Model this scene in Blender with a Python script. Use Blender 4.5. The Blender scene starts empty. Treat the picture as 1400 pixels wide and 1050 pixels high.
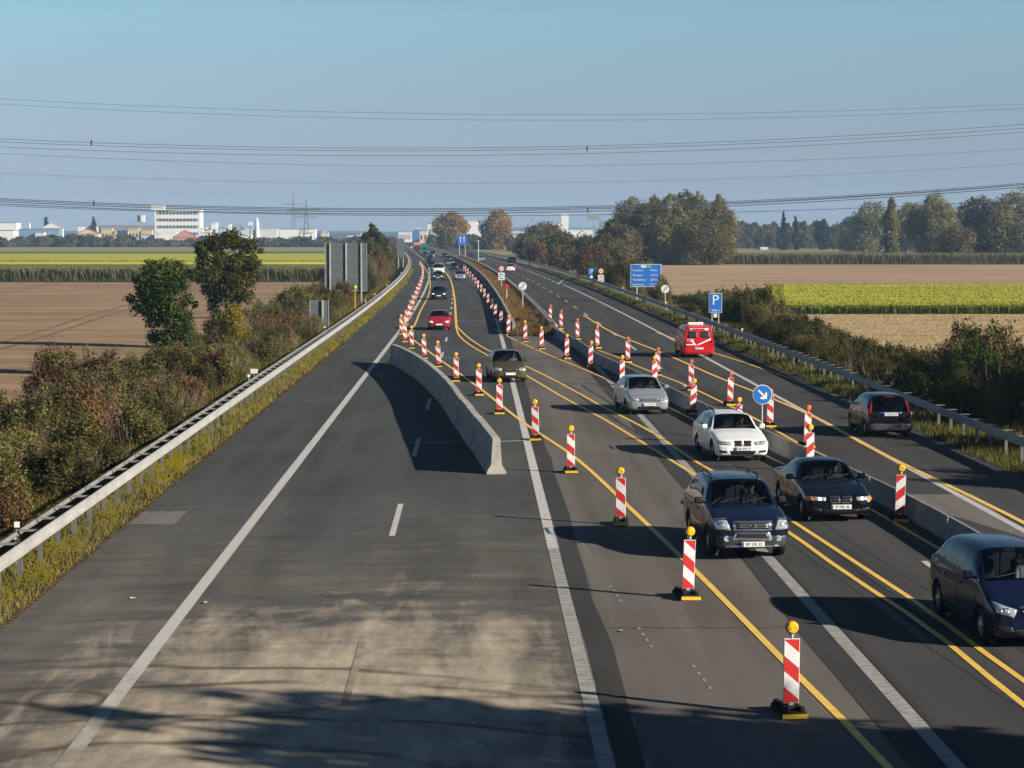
import bpy, bmesh, math, random
import numpy as np
from mathutils import Vector, Matrix
from mathutils.bvhtree import BVHTree

sc = bpy.context.scene
COL = sc.collection
rng = np.random.default_rng(7)
rnd = random.Random(7)
R = math.radians

# ------------------------------------------------------------------ camera
F = 2820.0            # focal length in photograph pixels (1400 wide)
CH = 7.4              # eye height over the road
PITCH = math.atan(207.0 / F)
YAW = math.atan(49.0 / F * math.cos(PITCH))
cam = bpy.data.cameras.new('camera'); cam.sensor_width = 36.0; cam.lens = F / 1400 * 36
cam.clip_end = 30000; cam.clip_start = 0.5
cam_ob = bpy.data.objects.new('camera', cam); COL.objects.link(cam_ob)
cam_ob.location = (0, 0, CH)
cam_ob.rotation_euler = (math.pi / 2 - PITCH, 0, -YAW)
sc.camera = cam_ob
CR = np.array(cam_ob.rotation_euler.to_matrix())

def G(px, py, z=0.0):
    """point on the level z that a survey from the bridge reads at (px, py)"""
    d = CR @ np.array([(px - 700) / F, (525 - py) / F, -1.0])
    t = (z - CH) / d[2]
    return (d[0] * t, d[1] * t)

def curve(y):
    """lateral drift of the motorway axis, bending gently to the left"""
    if y < 130: return 0.0
    k = 4.5e-5
    if y < 600: return -k * (y - 130) ** 2
    return -k * 470 ** 2 - 2 * k * 470 * (y - 600)

# ------------------------------------------------------------------ materials
MATS = {}
def mat(name, col, rough=0.6, metal=0.0, var=0.0, scale=3.0, bump=0.0, bscale=None, spec=0.5, emit=0.0, coat=0.0, stretch=None):
    if name in MATS: return MATS[name]
    m = bpy.data.materials.new(name); m.use_nodes = True
    nt = m.node_tree; b = nt.nodes['Principled BSDF']
    b.inputs['Base Color'].default_value = (*col, 1)
    b.inputs['Roughness'].default_value = rough
    b.inputs['Metallic'].default_value = metal
    b.inputs['Specular IOR Level'].default_value = spec if rough < .75 else .04
    if coat: b.inputs['Coat Weight'].default_value = coat; b.inputs['Coat Roughness'].default_value = 0.03
    if emit:
        b.inputs['Emission Color'].default_value = (*col, 1); b.inputs['Emission Strength'].default_value = emit
    if var or bump:
        g = nt.nodes.new('ShaderNodeNewGeometry')
        src = g.outputs['Position']
        if stretch:
            mp = nt.nodes.new('ShaderNodeMapping'); mp.inputs['Scale'].default_value = stretch
            nt.links.new(src, mp.inputs['Vector']); src = mp.outputs['Vector']
    if var:
        n = nt.nodes.new('ShaderNodeTexNoise'); n.inputs['Scale'].default_value = scale; n.inputs['Detail'].default_value = 6
        n.inputs['Roughness'].default_value = 0.65
        nt.links.new(src, n.inputs['Vector'])
        r = nt.nodes.new('ShaderNodeValToRGB')
        r.color_ramp.elements[0].position = 0.3; r.color_ramp.elements[1].position = 0.7
        r.color_ramp.elements[0].color = (*[c * (1 - var) for c in col], 1)
        r.color_ramp.elements[1].color = (*[min(1, c * (1 + var)) for c in col], 1)
        nt.links.new(n.outputs['Fac'], r.inputs['Fac']); nt.links.new(r.outputs['Color'], b.inputs['Base Color'])
    if bump:
        n2 = nt.nodes.new('ShaderNodeTexNoise'); n2.inputs['Scale'].default_value = bscale or scale * 4; n2.inputs['Detail'].default_value = 5
        nt.links.new(src, n2.inputs['Vector'])
        bp = nt.nodes.new('ShaderNodeBump'); bp.inputs['Strength'].default_value = bump; bp.inputs['Distance'].default_value = 0.05
        nt.links.new(n2.outputs['Fac'], bp.inputs['Height']); nt.links.new(bp.outputs['Normal'], b.inputs['Normal'])
    MATS[name] = m
    return m

def leafmat(name, cols, trans=0.25):
    """foliage: every leaf its own tint out of a few"""
    if name in MATS: return MATS[name]
    m = bpy.data.materials.new(name); m.use_nodes = True; nt = m.node_tree
    nt.nodes.clear()
    out = nt.nodes.new('ShaderNodeOutputMaterial')
    g = nt.nodes.new('ShaderNodeNewGeometry')
    n = nt.nodes.new('ShaderNodeTexNoise'); n.inputs['Scale'].default_value = 0.55; n.inputs['Detail'].default_value = 3
    nt.links.new(g.outputs['Position'], n.inputs['Vector'])
    mx = nt.nodes.new('ShaderNodeMath'); mx.operation = 'MULTIPLY_ADD'; mx.inputs[1].default_value = 1.7; mx.inputs[2].default_value = -0.62
    nt.links.new(n.outputs['Fac'], mx.inputs[0])
    ad = nt.nodes.new('ShaderNodeMath'); ad.operation = 'MULTIPLY_ADD'; ad.inputs[1].default_value = 0.55; ad.use_clamp = True
    nt.links.new(g.outputs['Random Per Island'], ad.inputs[0]); nt.links.new(mx.outputs[0], ad.inputs[2])
    r = nt.nodes.new('ShaderNodeValToRGB'); cr = r.color_ramp
    while len(cr.elements) < len(cols): cr.elements.new(0.5)
    for i, c in enumerate(cols):
        cr.elements[i].position = i / (len(cols) - 1); cr.elements[i].color = (*c, 1)
    nt.links.new(ad.outputs[0], r.inputs['Fac'])
    d = nt.nodes.new('ShaderNodeBsdfDiffuse'); t = nt.nodes.new('ShaderNodeBsdfTranslucent'); mix = nt.nodes.new('ShaderNodeMixShader')
    mix.inputs['Fac'].default_value = trans
    nt.links.new(r.outputs['Color'], d.inputs['Color']); nt.links.new(r.outputs['Color'], t.inputs['Color'])
    nt.links.new(d.outputs[0], mix.inputs[1]); nt.links.new(t.outputs[0], mix.inputs[2]); nt.links.new(mix.outputs[0], out.inputs['Surface'])
    MATS[name] = m
    return m

def glassmat(name, tint=(0.30, 0.34, 0.34)):
    if name in MATS: return MATS[name]
    m = bpy.data.materials.new(name); m.use_nodes = True; nt = m.node_tree; nt.nodes.clear()
    out = nt.nodes.new('ShaderNodeOutputMaterial')
    t = nt.nodes.new('ShaderNodeBsdfTransparent'); t.inputs['Color'].default_value = (*tint, 1)
    g = nt.nodes.new('ShaderNodeBsdfGlossy'); g.inputs['Roughness'].default_value = 0.02
    f = nt.nodes.new('ShaderNodeFresnel'); f.inputs['IOR'].default_value = 1.5
    mx = nt.nodes.new('ShaderNodeMixShader')
    nt.links.new(f.outputs[0], mx.inputs[0]); nt.links.new(t.outputs[0], mx.inputs[1]); nt.links.new(g.outputs[0], mx.inputs[2])
    nt.links.new(mx.outputs[0], out.inputs['Surface'])
    MATS[name] = m
    return m

# ------------------------------------------------------------------ object helpers
def tag(o, label=None, cat=None, group=None, kind=None):
    if label: o['label'] = label
    if cat: o['category'] = cat
    if group: o['group'] = group
    if kind: o['kind'] = kind
    return o

def link(name, me, parent=None):
    o = bpy.data.objects.new(name, me); COL.objects.link(o)
    if parent is not None: o.parent = parent
    return o

def empty(name, loc=(0, 0, 0), rz=0.0):
    o = link(name, None); o.location = loc; o.rotation_euler = (0, 0, rz); o.empty_display_size = 0.2
    return o

def copy_tree(o, parent=None):
    c = o.copy(); COL.objects.link(c)
    if parent is not None: c.parent = parent
    for ch in o.children: copy_tree(ch, c)
    return c

class MB:
    """collects shapes into one mesh"""
    def __init__(s): s.v = []; s.f = []; s.m = []; s.sm = []
    def add(s, V, Fc, mi=0, smooth=False):
        b = len(s.v); s.v += [tuple(map(float, p)) for p in V]
        for f in Fc:
            s.f.append(tuple(b + int(i) for i in f)); s.m.append(mi); s.sm.append(smooth)
        return s
    def box(s, c, d, rz=0.0, mi=0, M=None, ch=0.0):
        """box of size d at centre c; ch chamfers the vertical and the top edges"""
        x, y, z = d[0] / 2, d[1] / 2, d[2] / 2
        if ch:
            k = min(ch, x * .8, y * .8, z * .8)
            def ring(a, b, zz): return [(-a + k, -b, zz), (a - k, -b, zz), (a, -b + k, zz), (a, b - k, zz), (a - k, b, zz), (-a + k, b, zz), (-a, b - k, zz), (-a, -b + k, zz)]
            V = ring(x - k * .6, y - k * .6, -z) + ring(x, y, -z + k) + ring(x, y, z - k) + ring(x - k * .6, y - k * .6, z)
            Fc = [tuple(range(7, -1, -1)), tuple(range(24, 32))]
            for r in range(3):
                for i in range(8): Fc.append((r * 8 + i, r * 8 + (i + 1) % 8, r * 8 + 8 + (i + 1) % 8, r * 8 + 8 + i))
        else:
            V = [(-x, -y, -z), (x, -y, -z), (x, y, -z), (-x, y, -z), (-x, -y, z), (x, -y, z), (x, y, z), (-x, y, z)]
            Fc = [(0, 3, 2, 1), (4, 5, 6, 7), (0, 1, 5, 4), (1, 2, 6, 5), (2, 3, 7, 6), (3, 0, 4, 7)]
        if M is None: M = Matrix.Rotation(rz, 3, 'Z')
        V = [tuple((M @ Vector(p)) + Vector(c)) for p in V]
        return s.add(V, Fc, mi)
    def tube(s, pts, rad, n=8, mi=0, smooth=True, cap=True):
        pts = [Vector(p) for p in pts]
        if not hasattr(rad, '__len__'): rad = [rad] * len(pts)
        V = []; Fc = []
        for i, p in enumerate(pts):
            t = (pts[min(i + 1, len(pts) - 1)] - pts[max(i - 1, 0)]).normalized()
            a = t.orthogonal().normalized() if abs(t.z) > 0.95 else t.cross(Vector((0, 0, 1))).normalized()
            b = t.cross(a)
            for k in range(n):
                q = 2 * math.pi * k / n
                V.append(p + a * math.cos(q) * rad[i] + b * math.sin(q) * rad[i])
        for i in range(len(pts) - 1):
            for k in range(n):
                Fc.append((i * n + k, i * n + (k + 1) % n, (i + 1) * n + (k + 1) % n, (i + 1) * n + k))
        s.add(V, Fc, mi, smooth)
        if cap:
            s.add(V[:n][::-1], [tuple(range(n))], mi); s.add(V[-n:], [tuple(range(n))], mi)
        return s
    def lathe(s, prof, n=20, M=None, mi=0, smooth=True):
        """prof = [(r, z)...] turned about z, then placed by M (4x4)"""
        V = []; Fc = []
        for r, z in prof:
            for k in range(n):
                q = 2 * math.pi * k / n
                p = Vector((r * math.cos(q), r * math.sin(q), z))
                V.append(M @ p if M is not None else p)
        for i in range(len(prof) - 1):
            for k in range(n):
                Fc.append((i * n + k, i * n + (k + 1) % n, (i + 1) * n + (k + 1) % n, (i + 1) * n + k))
        return s.add(V, Fc, mi, smooth)
    def prism(s, poly, y0, y1, mi=0, M=None):
        """polygon in x,z pulled along y"""
        n = len(poly)
        V = [(x, y0, z) for x, z in poly] + [(x, y1, z) for x, z in poly]
        if M is not None: V = [tuple(M @ Vector(p)) for p in V]
        Fc = [tuple(range(n)), tuple(range(2 * n - 1, n - 1, -1))] + [(i, i + n, (i + 1) % n + n, (i + 1) % n) for i in range(n)]
        return s.add(V, Fc, mi)
    def ribbon(s, pts, w, z, mi=0):
        """flat strip of width w (number or list) along x,y points"""
        n = len(pts)
        if not hasattr(w, '__len__'): w = [w] * n
        V = []
        for i, p in enumerate(pts):
            a = pts[max(i - 1, 0)]; b = pts[min(i + 1, n - 1)]
            dx, dy = b[0] - a[0], b[1] - a[1]; L = math.hypot(dx, dy) or 1
            nx, ny = dy / L, -dx / L
            V += [(p[0] - nx * w[i] / 2, p[1] - ny * w[i] / 2, z), (p[0] + nx * w[i] / 2, p[1] + ny * w[i] / 2, z)]
        Fc = []
        for i in range(n - 1):
            q = (2 * i, 2 * i + 1, 2 * i + 3, 2 * i + 2)
            Fc.append(q)
        return s.add(V, Fc, mi)
    def build(s, name, mats, parent=None, fixn=False):
        me = bpy.data.meshes.new(name); me.from_pydata(s.v, [], s.f)
        if not isinstance(mats, (list, tuple)): mats = [mats]
        for m in mats: me.materials.append(m)
        me.polygons.foreach_set('material_index', s.m); me.polygons.foreach_set('use_smooth', s.sm)
        if fixn:
            bm = bmesh.new(); bm.from_mesh(me); bmesh.ops.recalc_face_normals(bm, faces=bm.faces); bm.to_mesh(me); bm.free()
        me.update()
        return link(name, me, parent)

def quads(name, V, mats, mi=None, parent=None, n=4):
    """loose faces of n corners each from an array"""
    me = bpy.data.meshes.new(name); N = len(V); nf = N // n
    me.vertices.add(N); me.vertices.foreach_set('co', np.asarray(V, np.float32).ravel())
    me.loops.add(N); me.loops.foreach_set('vertex_index', np.arange(N, dtype=np.int32))
    me.polygons.add(nf); me.polygons.foreach_set('loop_start', np.arange(0, N, n, dtype=np.int32))
    if not isinstance(mats, (list, tuple)): mats = [mats]
    for m in mats: me.materials.append(m)
    if mi is not None: me.polygons.foreach_set('material_index', np.asarray(mi, np.int32))
    me.update(calc_edges=True); me.validate()
    return link(name, me, parent)

def text(name, s, size, m, parent, loc, rot, align='CENTER', depth=0.004, sx=1.0):
    cu = bpy.data.curves.new(name, 'FONT'); cu.body = s; cu.size = size; cu.align_x = align; cu.align_y = 'CENTER'; cu.extrude = depth
    cu.resolution_u = 2
    tmp = bpy.data.objects.new(name, cu); COL.objects.link(tmp)
    bpy.context.view_layer.update()
    me = bpy.data.meshes.new_from_object(tmp.evaluated_get(bpy.context.evaluated_depsgraph_get()))
    bpy.data.objects.remove(tmp); bpy.data.curves.remove(cu)
    me.name = name; me.materials.clear(); me.materials.append(m)
    o = link(name, me, parent); o.location = loc; o.rotation_euler = rot; o.scale = (sx, 1, 1)
    return o

FACE_CAM = (math.pi / 2, 0, 0)     # text that stands up and reads from -Y

ORD = ['nearest', 'second', 'third', 'fourth', 'fifth', 'sixth', 'seventh', 'eighth', 'ninth', 'tenth', 'eleventh', 'twelfth', 'thirteenth',
       'fourteenth', 'fifteenth', 'sixteenth', 'seventeenth', 'eighteenth', 'nineteenth', 'twentieth']
def ordn(i, what, tail):
    return ('%s %s %s' % (what, 'nearest the bridge', tail)) if i == 0 else ('%s %s from the bridge %s' % (ORD[i], what, tail))

# ------------------------------------------------------------------ light
EL = R(22.0); SDIR = Vector((0.885 * math.cos(EL), -0.466 * math.cos(EL), math.sin(EL))).normalized()
w = bpy.data.worlds.new('World'); sc.world = w; w.use_nodes = True
nt = w.node_tree; bg = nt.nodes['Background']
sky = nt.nodes.new('ShaderNodeTexSky'); sky.sky_type = 'NISHITA'; sky.sun_disc = False
sky.sun_elevation = EL; sky.sun_rotation = math.atan2(SDIR.x, SDIR.y)
sky.air_density = 1.0; sky.dust_density = 0.0; sky.ozone_density = 3.5; sky.altitude = 100
# clear autumn air: greyer violet towards the horizon, deeper blue overhead
tcw = nt.nodes.new('ShaderNodeTexCoord'); spw = nt.nodes.new('ShaderNodeSeparateXYZ'); nt.links.new(tcw.outputs['Generated'], spw.inputs[0])
rw_ = nt.nodes.new('ShaderNodeValToRGB'); er = rw_.color_ramp
for p_, c_ in ((0.0, (.54, .58, .90)), (.024, (.59, .63, .93)), (.067, (.86, .86, .97)), (.102, (1.0, 1.13, 1.10)), (.30, (.46, .56, .64)), (1.0, (.30, .37, .46))):
    e_ = er.elements[0] if p_ == 0 else er.elements[-1] if p_ == 1.0 else er.elements.new(p_)
    e_.position = p_; e_.color = (*c_, 1)
nt.links.new(spw.outputs[2], rw_.inputs['Fac'])
mw = nt.nodes.new('ShaderNodeMix'); mw.data_type = 'RGBA'; mw.blend_type = 'MULTIPLY'; mw.inputs[0].default_value = 1.0; mw.clamp_result = False
nt.links.new(sky.outputs[0], mw.inputs[6]); nt.links.new(rw_.outputs[0], mw.inputs[7]); nt.links.new(mw.outputs[2], bg.inputs['Color']); bg.inputs['Strength'].default_value = 0.05
sun = bpy.data.lights.new('sun', 'SUN'); sun.energy = 5.0; sun.angle = R(0.5); sun.color = (1.0, 0.91, 0.78)
so = link('sun', sun); so.rotation_euler = SDIR.to_track_quat('Z', 'Y').to_euler(); so.location = (40, -30, 60)
sc.view_settings.view_transform = 'Standard'; sc.view_settings.look = 'None'; sc.view_settings.gamma = 1; sc.view_settings.exposure = 0.88
sc.view_settings.use_curve_mapping = False
# ------------------------------------------------------------------ the setting
def strip(name, xs, zs, y0, y1, step, m, bend=True, kind='structure'):
    """sheet with cross-section xs/zs laid along the motorway"""
    ys = list(np.arange(y0, y1, step)) + [y1]
    V = []; n = len(xs)
    for y in ys:
        c = curve(y) if bend else 0
        V += [(x + c, y, z) for x, z in zip(xs, zs)]
    Fc = [(i * n + k, i * n + k + 1, (i + 1) * n + k + 1, (i + 1) * n + k) for i in range(len(ys) - 1) for k in range(n - 1)]
    b = MB().add(V, Fc, 0, True)
    return tag(b.build(name, m), kind=kind)

FZ = -1.5   # level of the fields
m_ground = mat('grass land', (0.105, 0.10, 0.045), 0.9, var=0.35, scale=0.02)
tag(MB().add([(-6000, -250, FZ), (6000, -250, FZ), (6000, 6800, FZ), (-6000, 6800, FZ)], [(0, 1, 2, 3)]).build('ground', m_ground), kind='structure')

m_bank = mat('bank soil and grass', (0.085, 0.075, 0.030), 0.95, var=0.5, scale=0.8, bump=0.4, bscale=6)
strip('embankment', [-26, -17.5, -12.2, -9.02, -8.9], [FZ - .05, FZ + .02, -.18, -.03, -.06], -60, 1700, 12, m_bank)
strip('embankment', [16.55, 16.67, 19.2, 23.5, 30], [-.06, -.03, -.15, FZ + .1, FZ - .05], -60, 1700, 12, m_bank)

# asphalt with wear; the left carriageway also carries spilled clay where lorries turn
def asphalt(name, base, dirt=False):
    m = bpy.data.materials.new(name); m.use_nodes = True; nt = m.node_tree; b = nt.nodes['Principled BSDF']
    L = nt.links.new
    def N(t): return nt.nodes.new(t)
    g = N('ShaderNodeNewGeometry'); pos = g.outputs['Position']
    def noise(scale, det, st, rough=0.6, dist=0.0):
        mp = N('ShaderNodeMapping'); mp.inputs['Scale'].default_value = st; L(pos, mp.inputs['Vector'])
        n = N('ShaderNodeTexNoise'); n.inputs['Scale'].default_value = scale; n.inputs['Detail'].default_value = det
        n.inputs['Roughness'].default_value = rough; n.inputs['Distortion'].default_value = dist
        L(mp.outputs[0], n.inputs['Vector']); return n.outputs['Fac']
    def ramp(fac, p0, c0, p1, c1):
        r = N('ShaderNodeValToRGB'); r.color_ramp.elements[0].position = p0; r.color_ramp.elements[1].position = p1
        r.color_ramp.elements[0].color = (*c0, 1) if len(c0) == 3 else c0
        r.color_ramp.elements[1].color = (*c1, 1) if len(c1) == 3 else c1
        L(fac, r.inputs['Fac']); return r.outputs['Color']
    def mixc(f, a, c, mode='MIX'):
        x = N('ShaderNodeMix'); x.data_type = 'RGBA'; x.blend_type = mode
        if hasattr(f, 'links'): L(f, x.inputs[0])
        else: x.inputs[0].default_value = f
        L(a, x.inputs[6])
        if hasattr(c, 'links'): L(c, x.inputs[7])
        else: x.inputs[7].default_value = (*c, 1)
        return x.outputs[2]
    def mth(op, a, c, clamp=False):
        x = N('ShaderNodeMath'); x.operation = op; x.use_clamp = clamp
        for i, q in enumerate((a, c)):
            if hasattr(q, 'links'): L(q, x.inputs[i])
            else: x.inputs[i].default_value = q
        return x.outputs[0]
    k = lambda f: tuple(c * f for c in base)
    col = ramp(noise(1.0, 5, (0.9, 0.03, 1)), 0.3, k(0.72), 0.7, k(1.28))                   # wheel tracks along the road
    col = mixc(ramp(noise(0.35, 6, (1, 0.35, 1)), 0.45, (0, 0, 0), 0.62, (.55, .55, .55)), col, k(1.35))
    fine = ramp(noise(55, 3, (1, 1, 1)), 0.3, (.72, .72, .72), 0.7, (1.22, 1.22, 1.22))
    fine2 = ramp(noise(260, 2, (1, 1, 1)), 0.35, (.75, .75, .75), 0.7, (1.3, 1.3, 1.3))
    if dirt:
        sp = N('ShaderNodeSeparateXYZ'); L(pos, sp.inputs[0])
        ex = mth('DIVIDE', mth('SUBTRACT', sp.outputs[0], -2.2), 4.4); ey = mth('DIVIDE', mth('SUBTRACT', sp.outputs[1], 31.0), 9.5)
        d = mth('SQRT', mth('ADD', mth('MULTIPLY', ex, ex), mth('MULTIPLY', ey, ey)), 0)
        # streaks swept round in arcs by turning lorries
        px_ = mth('SUBTRACT', sp.outputs[0], -1.5); py_ = mth('SUBTRACT', sp.outputs[1], 9.0)
        rad = mth('SQRT', mth('ADD', mth('MULTIPLY', px_, px_), mth('MULTIPLY', py_, py_)), 0); ang = mth('ARCTAN2', px_, py_)
        cmb = N('ShaderNodeCombineXYZ'); L(mth('MULTIPLY', rad, 0.9), cmb.inputs[0]); L(mth('MULTIPLY', ang, 9.0), cmb.inputs[1])
        an_ = N('ShaderNodeTexNoise'); an_.inputs['Scale'].default_value = 1.0; an_.inputs['Detail'].default_value = 7; an_.inputs['Roughness'].default_value = .7
        L(cmb.outputs[0], an_.inputs['Vector'])
        arc = ramp(an_.outputs['Fac'], 0.38, (.25, .25, .25), 0.62, (1, 1, 1))
        f1 = mth('SUBTRACT', 1.30, d)
        nz = noise(0.9, 10, (1, 0.24, 1), 0.70, 0.7)
        v = mth('ADD', mth('MULTIPLY', f1, 0.85), mth('MULTIPLY', mth('SUBTRACT', nz, 0.5), 2.1))
        v = mth('ADD', v, mth('MULTIPLY', mth('SUBTRACT', an_.outputs['Fac'], 0.5), 1.1))
        msk = ramp(v, 0.12, (0, 0, 0), 0.75, (.92, .92, .92))
        dcol = ramp(noise(1.5, 9, (1, .28, 1), .72), 0.32, (0.25, 0.21, 0.155), 0.68, (0.56, 0.47, 0.35))
        # a faint dusty haze on the shoulder near the bridge
        e2 = mth('SUBTRACT', 1.0, mth('DIVIDE', mth('SUBTRACT', sp.outputs[1], 28.0), 34.0), True)
        film = mth('MULTIPLY', mth('MULTIPLY', mth('MULTIPLY', e2, arc), ramp(noise(0.8, 9, (1, .22, 1), .72, .6), 0.25, (.2, .2, .2), 0.6, (1, 1, 1))), 0.95)
        col = mixc(film, col, (0.235, 0.205, 0.165))
        col = mixc(msk, col, dcol)
        # dark curved tyre tracks through the clay
        for cx, cy, r0, wd in ((-3.6, 21.4, 9.9, .07), (-3.9, 21.3, 12.3, .09), (1.4, 22.2, 10.4, .08), (-6.4, 32.4, .7, .06), (-5.6, 20.2, 14.7, .08), (-4.6, 24.0, 5.6, .08)):
            ax = mth('SUBTRACT', sp.outputs[0], cx); ay = mth('SUBTRACT', sp.outputs[1], cy)
            rr = mth('SQRT', mth('ADD', mth('MULTIPLY', ax, ax), mth('MULTIPLY', ay, ay)), 0)
            rr = mth('ADD', rr, mth('MULTIPLY', noise(0.3, 2, (1, 1, 1)), 1.2))
            band = mth('SUBTRACT', 1.0, mth('DIVIDE', mth('ABSOLUTE', mth('SUBTRACT', rr, r0 + .6), 0), wd * 2.4), True)
            band = mth('MULTIPLY', band, ramp(noise(0.35, 4, (1, 1, 1)), 0.34, (0, 0, 0), 0.52, (.85, .85, .85)))
            col = mixc(band, col, (0.075, 0.06, 0.045))
    col = mixc(0.8, col, fine, 'MULTIPLY'); col = mixc(0.6, col, fine2, 'MULTIPLY')
    L(col, b.inputs['Base Color']); b.inputs['Roughness'].default_value = 0.85; b.inputs['Specular IOR Level'].default_value = 0.05
    bp = N('ShaderNodeBump'); bp.inputs['Strength'].default_value = 0.25; bp.inputs['Distance'].default_value = 0.006
    L(noise(70, 4, (1, 1, 1)), bp.inputs['Height']); L(bp.outputs[0], b.inputs['Normal'])
    return m

a_left = asphalt('worn asphalt with clay', (0.064, 0.066, 0.065), True)
a_right = asphalt('dark asphalt', (0.061, 0.058, 0.056))
a_cross = asphalt('brownish asphalt', (0.125, 0.112, 0.100))
a_seam = asphalt('fresh dark asphalt', (0.050, 0.049, 0.048))
a_pale = asphalt('pale patched asphalt', (0.15, 0.135, 0.125))

strip('left_carriageway', [-9.0, 2.4], [0, 0], -60, 1700, 10, a_left)
strip('right_carriageway', [6.0, 16.62], [0, 0], -60, 1700, 10, a_right)
strip('crossover_pavement', [2.4, 6.0], [0, 0], -60, 150, 10, a_cross)
m_median = mat('dry median grass', (0.135, 0.085, 0.040), 0.95, var=0.45, scale=1.2, bump=0.5, bscale=8)
strip('median', [2.4, 3.2, 4.2, 5.2, 6.0], [0, .06, .12, .06, 0], 150, 1700, 10, m_median)
def patch(name, corners, m, z=0.004):
    V = [(*G(x, y), z) for x, y in corners]
    tag(MB().add(V, [tuple(range(len(V)))]).build(name, m), kind='structure')
def seam(x0, x1, y0, y1):
    n = 40; P = [((x0 + x1) / 2 + 0.05 * rnd.uniform(-1, 1) + curve(y), y) for y in np.linspace(y0, y1, n)]
    tag(MB().ribbon(P, [x1 - x0 + .06 * rnd.uniform(-1, 1) for _ in P], 0.004).build('asphalt_seam', a_seam), kind='structure')
seam(1.96, 2.40, -20, 150); seam(6.0, 6.53, -20, 128)
strip('asphalt_seam', [6.82, 6.92], [.004, .004], -20, 110, 10, a_seam)
patch('asphalt_patch', [(1206, 676), (1420, 741), (1500, 800), (1330, 676)][::1], a_pale)
patch('asphalt_patch', [(172, 717), (196, 699), (256, 699), (238, 717)], a_pale)

# painted lines -----------------------------------------------------------
m_white = mat('worn white road paint', (0.46, 0.45, 0.43), 0.75, var=0.34, scale=7.0, bump=0.1)
m_yellow = mat('yellow marking tape', (0.80, 0.50, 0.085), 0.6, var=0.16, scale=2.0)
m_scar = mat('milled off marking', (0.13, 0.115, 0.10), 0.85, var=0.3, scale=3)
def dens(P, step=3.0):
    """smooth a sparse line with monotone splines in distance"""
    P = sorted(P, key=lambda p: p[1]); ys = np.array([p[1] for p in P]); xs = np.array([p[0] for p in P])
    h = np.diff(ys); dl = np.diff(xs) / h; m = np.zeros(len(xs)); m[0] = dl[0]; m[-1] = dl[-1]
    for i in range(1, len(xs) - 1): m[i] = (dl[i - 1] * h[i] + dl[i] * h[i - 1]) / (h[i] + h[i - 1])
    out = []
    for y in np.append(np.arange(ys[0], ys[-1], step), ys[-1]):
        i = min(max(np.searchsorted(ys, y) - 1, 0), len(h) - 1); t = (y - ys[i]) / h[i]
        x = (2 * t**3 - 3 * t**2 + 1) * xs[i] + (t**3 - 2 * t**2 + t) * h[i] * m[i] + (-2 * t**3 + 3 * t**2) * xs[i + 1] + (t**3 - t**2) * h[i] * m[i + 1]
        out.append((float(x), float(y)))
    return out
def road_line(X, y0, y1, wd, m, z=0.006):
    P = [(X + curve(y), y) for y in np.append(np.arange(y0, y1, 6.0), y1)]
    return tag(MB().ribbon(P, wd, z).build('road_marking', m), kind='structure')
def dashes(X, y0, y1, wd, m, on, per, z=0.006):
    b = MB(); y = y0
    while y < y1:
        b.ribbon([(X + curve(q), q) for q in (y, y + on / 2, y + on)], wd, z); y += per
    return tag(b.build('road_marking', m), kind='structure')
def px_line(pts, wd, m, z=0.009, extra=None):
    P = [G(*p) for p in pts]
    if extra: P += extra
    return tag(MB().ribbon(dens(P), wd, z).build('road_marking', m), kind='structure')

m_dusty = mat('clay dusted paint', (0.30, 0.27, 0.225), 0.85, var=0.45, scale=1.4)
def muddied(name):
    """white paint that disappears under the spilled clay close to the bridge"""
    m = bpy.data.materials.new(name); m.use_nodes = True; nt = m.node_tree; b = nt.nodes['Principled BSDF']; L = nt.links.new
    g = nt.nodes.new('ShaderNodeNewGeometry'); sp = nt.nodes.new('ShaderNodeSeparateXYZ'); L(g.outputs['Position'], sp.inputs[0])
    n = nt.nodes.new('ShaderNodeTexNoise'); n.inputs['Scale'].default_value = 1.6; n.inputs['Detail'].default_value = 8; n.inputs['Roughness'].default_value = .72; L(g.outputs['Position'], n.inputs['Vector'])
    u = nt.nodes.new('ShaderNodeMath'); u.operation = 'MULTIPLY_ADD'; L(sp.outputs[1], u.inputs[0]); u.inputs[1].default_value = .075; u.inputs[2].default_value = -2.55
    v = nt.nodes.new('ShaderNodeMath'); v.operation = 'MULTIPLY_ADD'; L(n.outputs['Fac'], v.inputs[0]); v.inputs[1].default_value = 1.5; L(u.outputs[0], v.inputs[2])
    r = nt.nodes.new('ShaderNodeValToRGB'); r.color_ramp.elements[0].position = .25; r.color_ramp.elements[1].position = .85
    r.color_ramp.elements[0].color = (.25, .215, .165, 1); r.color_ramp.elements[1].color = (.46, .45, .42, 1); L(v.outputs[0], r.inputs['Fac']); L(r.outputs[0], b.inputs['Base Color']); b.inputs['Roughness'].default_value = .85; b.inputs['Specular IOR Level'].default_value = .04
    return m
m_mud = muddied('clay stained paint')
road_line(-5.76, 5, 60, 0.26, m_mud); road_line(-5.76, 60, 1500, 0.27, m_white)
road_line(1.80, -20, 48, 0.25, mat('scuffed paint', (0.29, 0.285, 0.265), 0.8, var=0.5, scale=5.0, stretch=(.6, 2.2, 1))); road_line(1.80, 48, 1500, 0.26, m_white)
road_line(6.66, -20, 128, 0.26, mat('scuffed paint', (0.29, 0.285, 0.265), 0.8))
road_line(6.45, 152, 1500, 0.25, m_white)
road_line(13.62, -20, 296, 0.22, m_white)
yd = G(533, 733)[1]
dashes(-2.07, yd - 18, yd - 12, 0.12, mat('buried dash paint', (0.27, 0.235, 0.185), 0.9, var=.35, scale=2.2), 5, 18); dashes(-2.07, yd, yd + 18 * 6, 0.15, m_white, 6, 18)
dashes(-2.2, yd + 18 * 6, 1300, 0.15, m_white, 6, 14)
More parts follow.
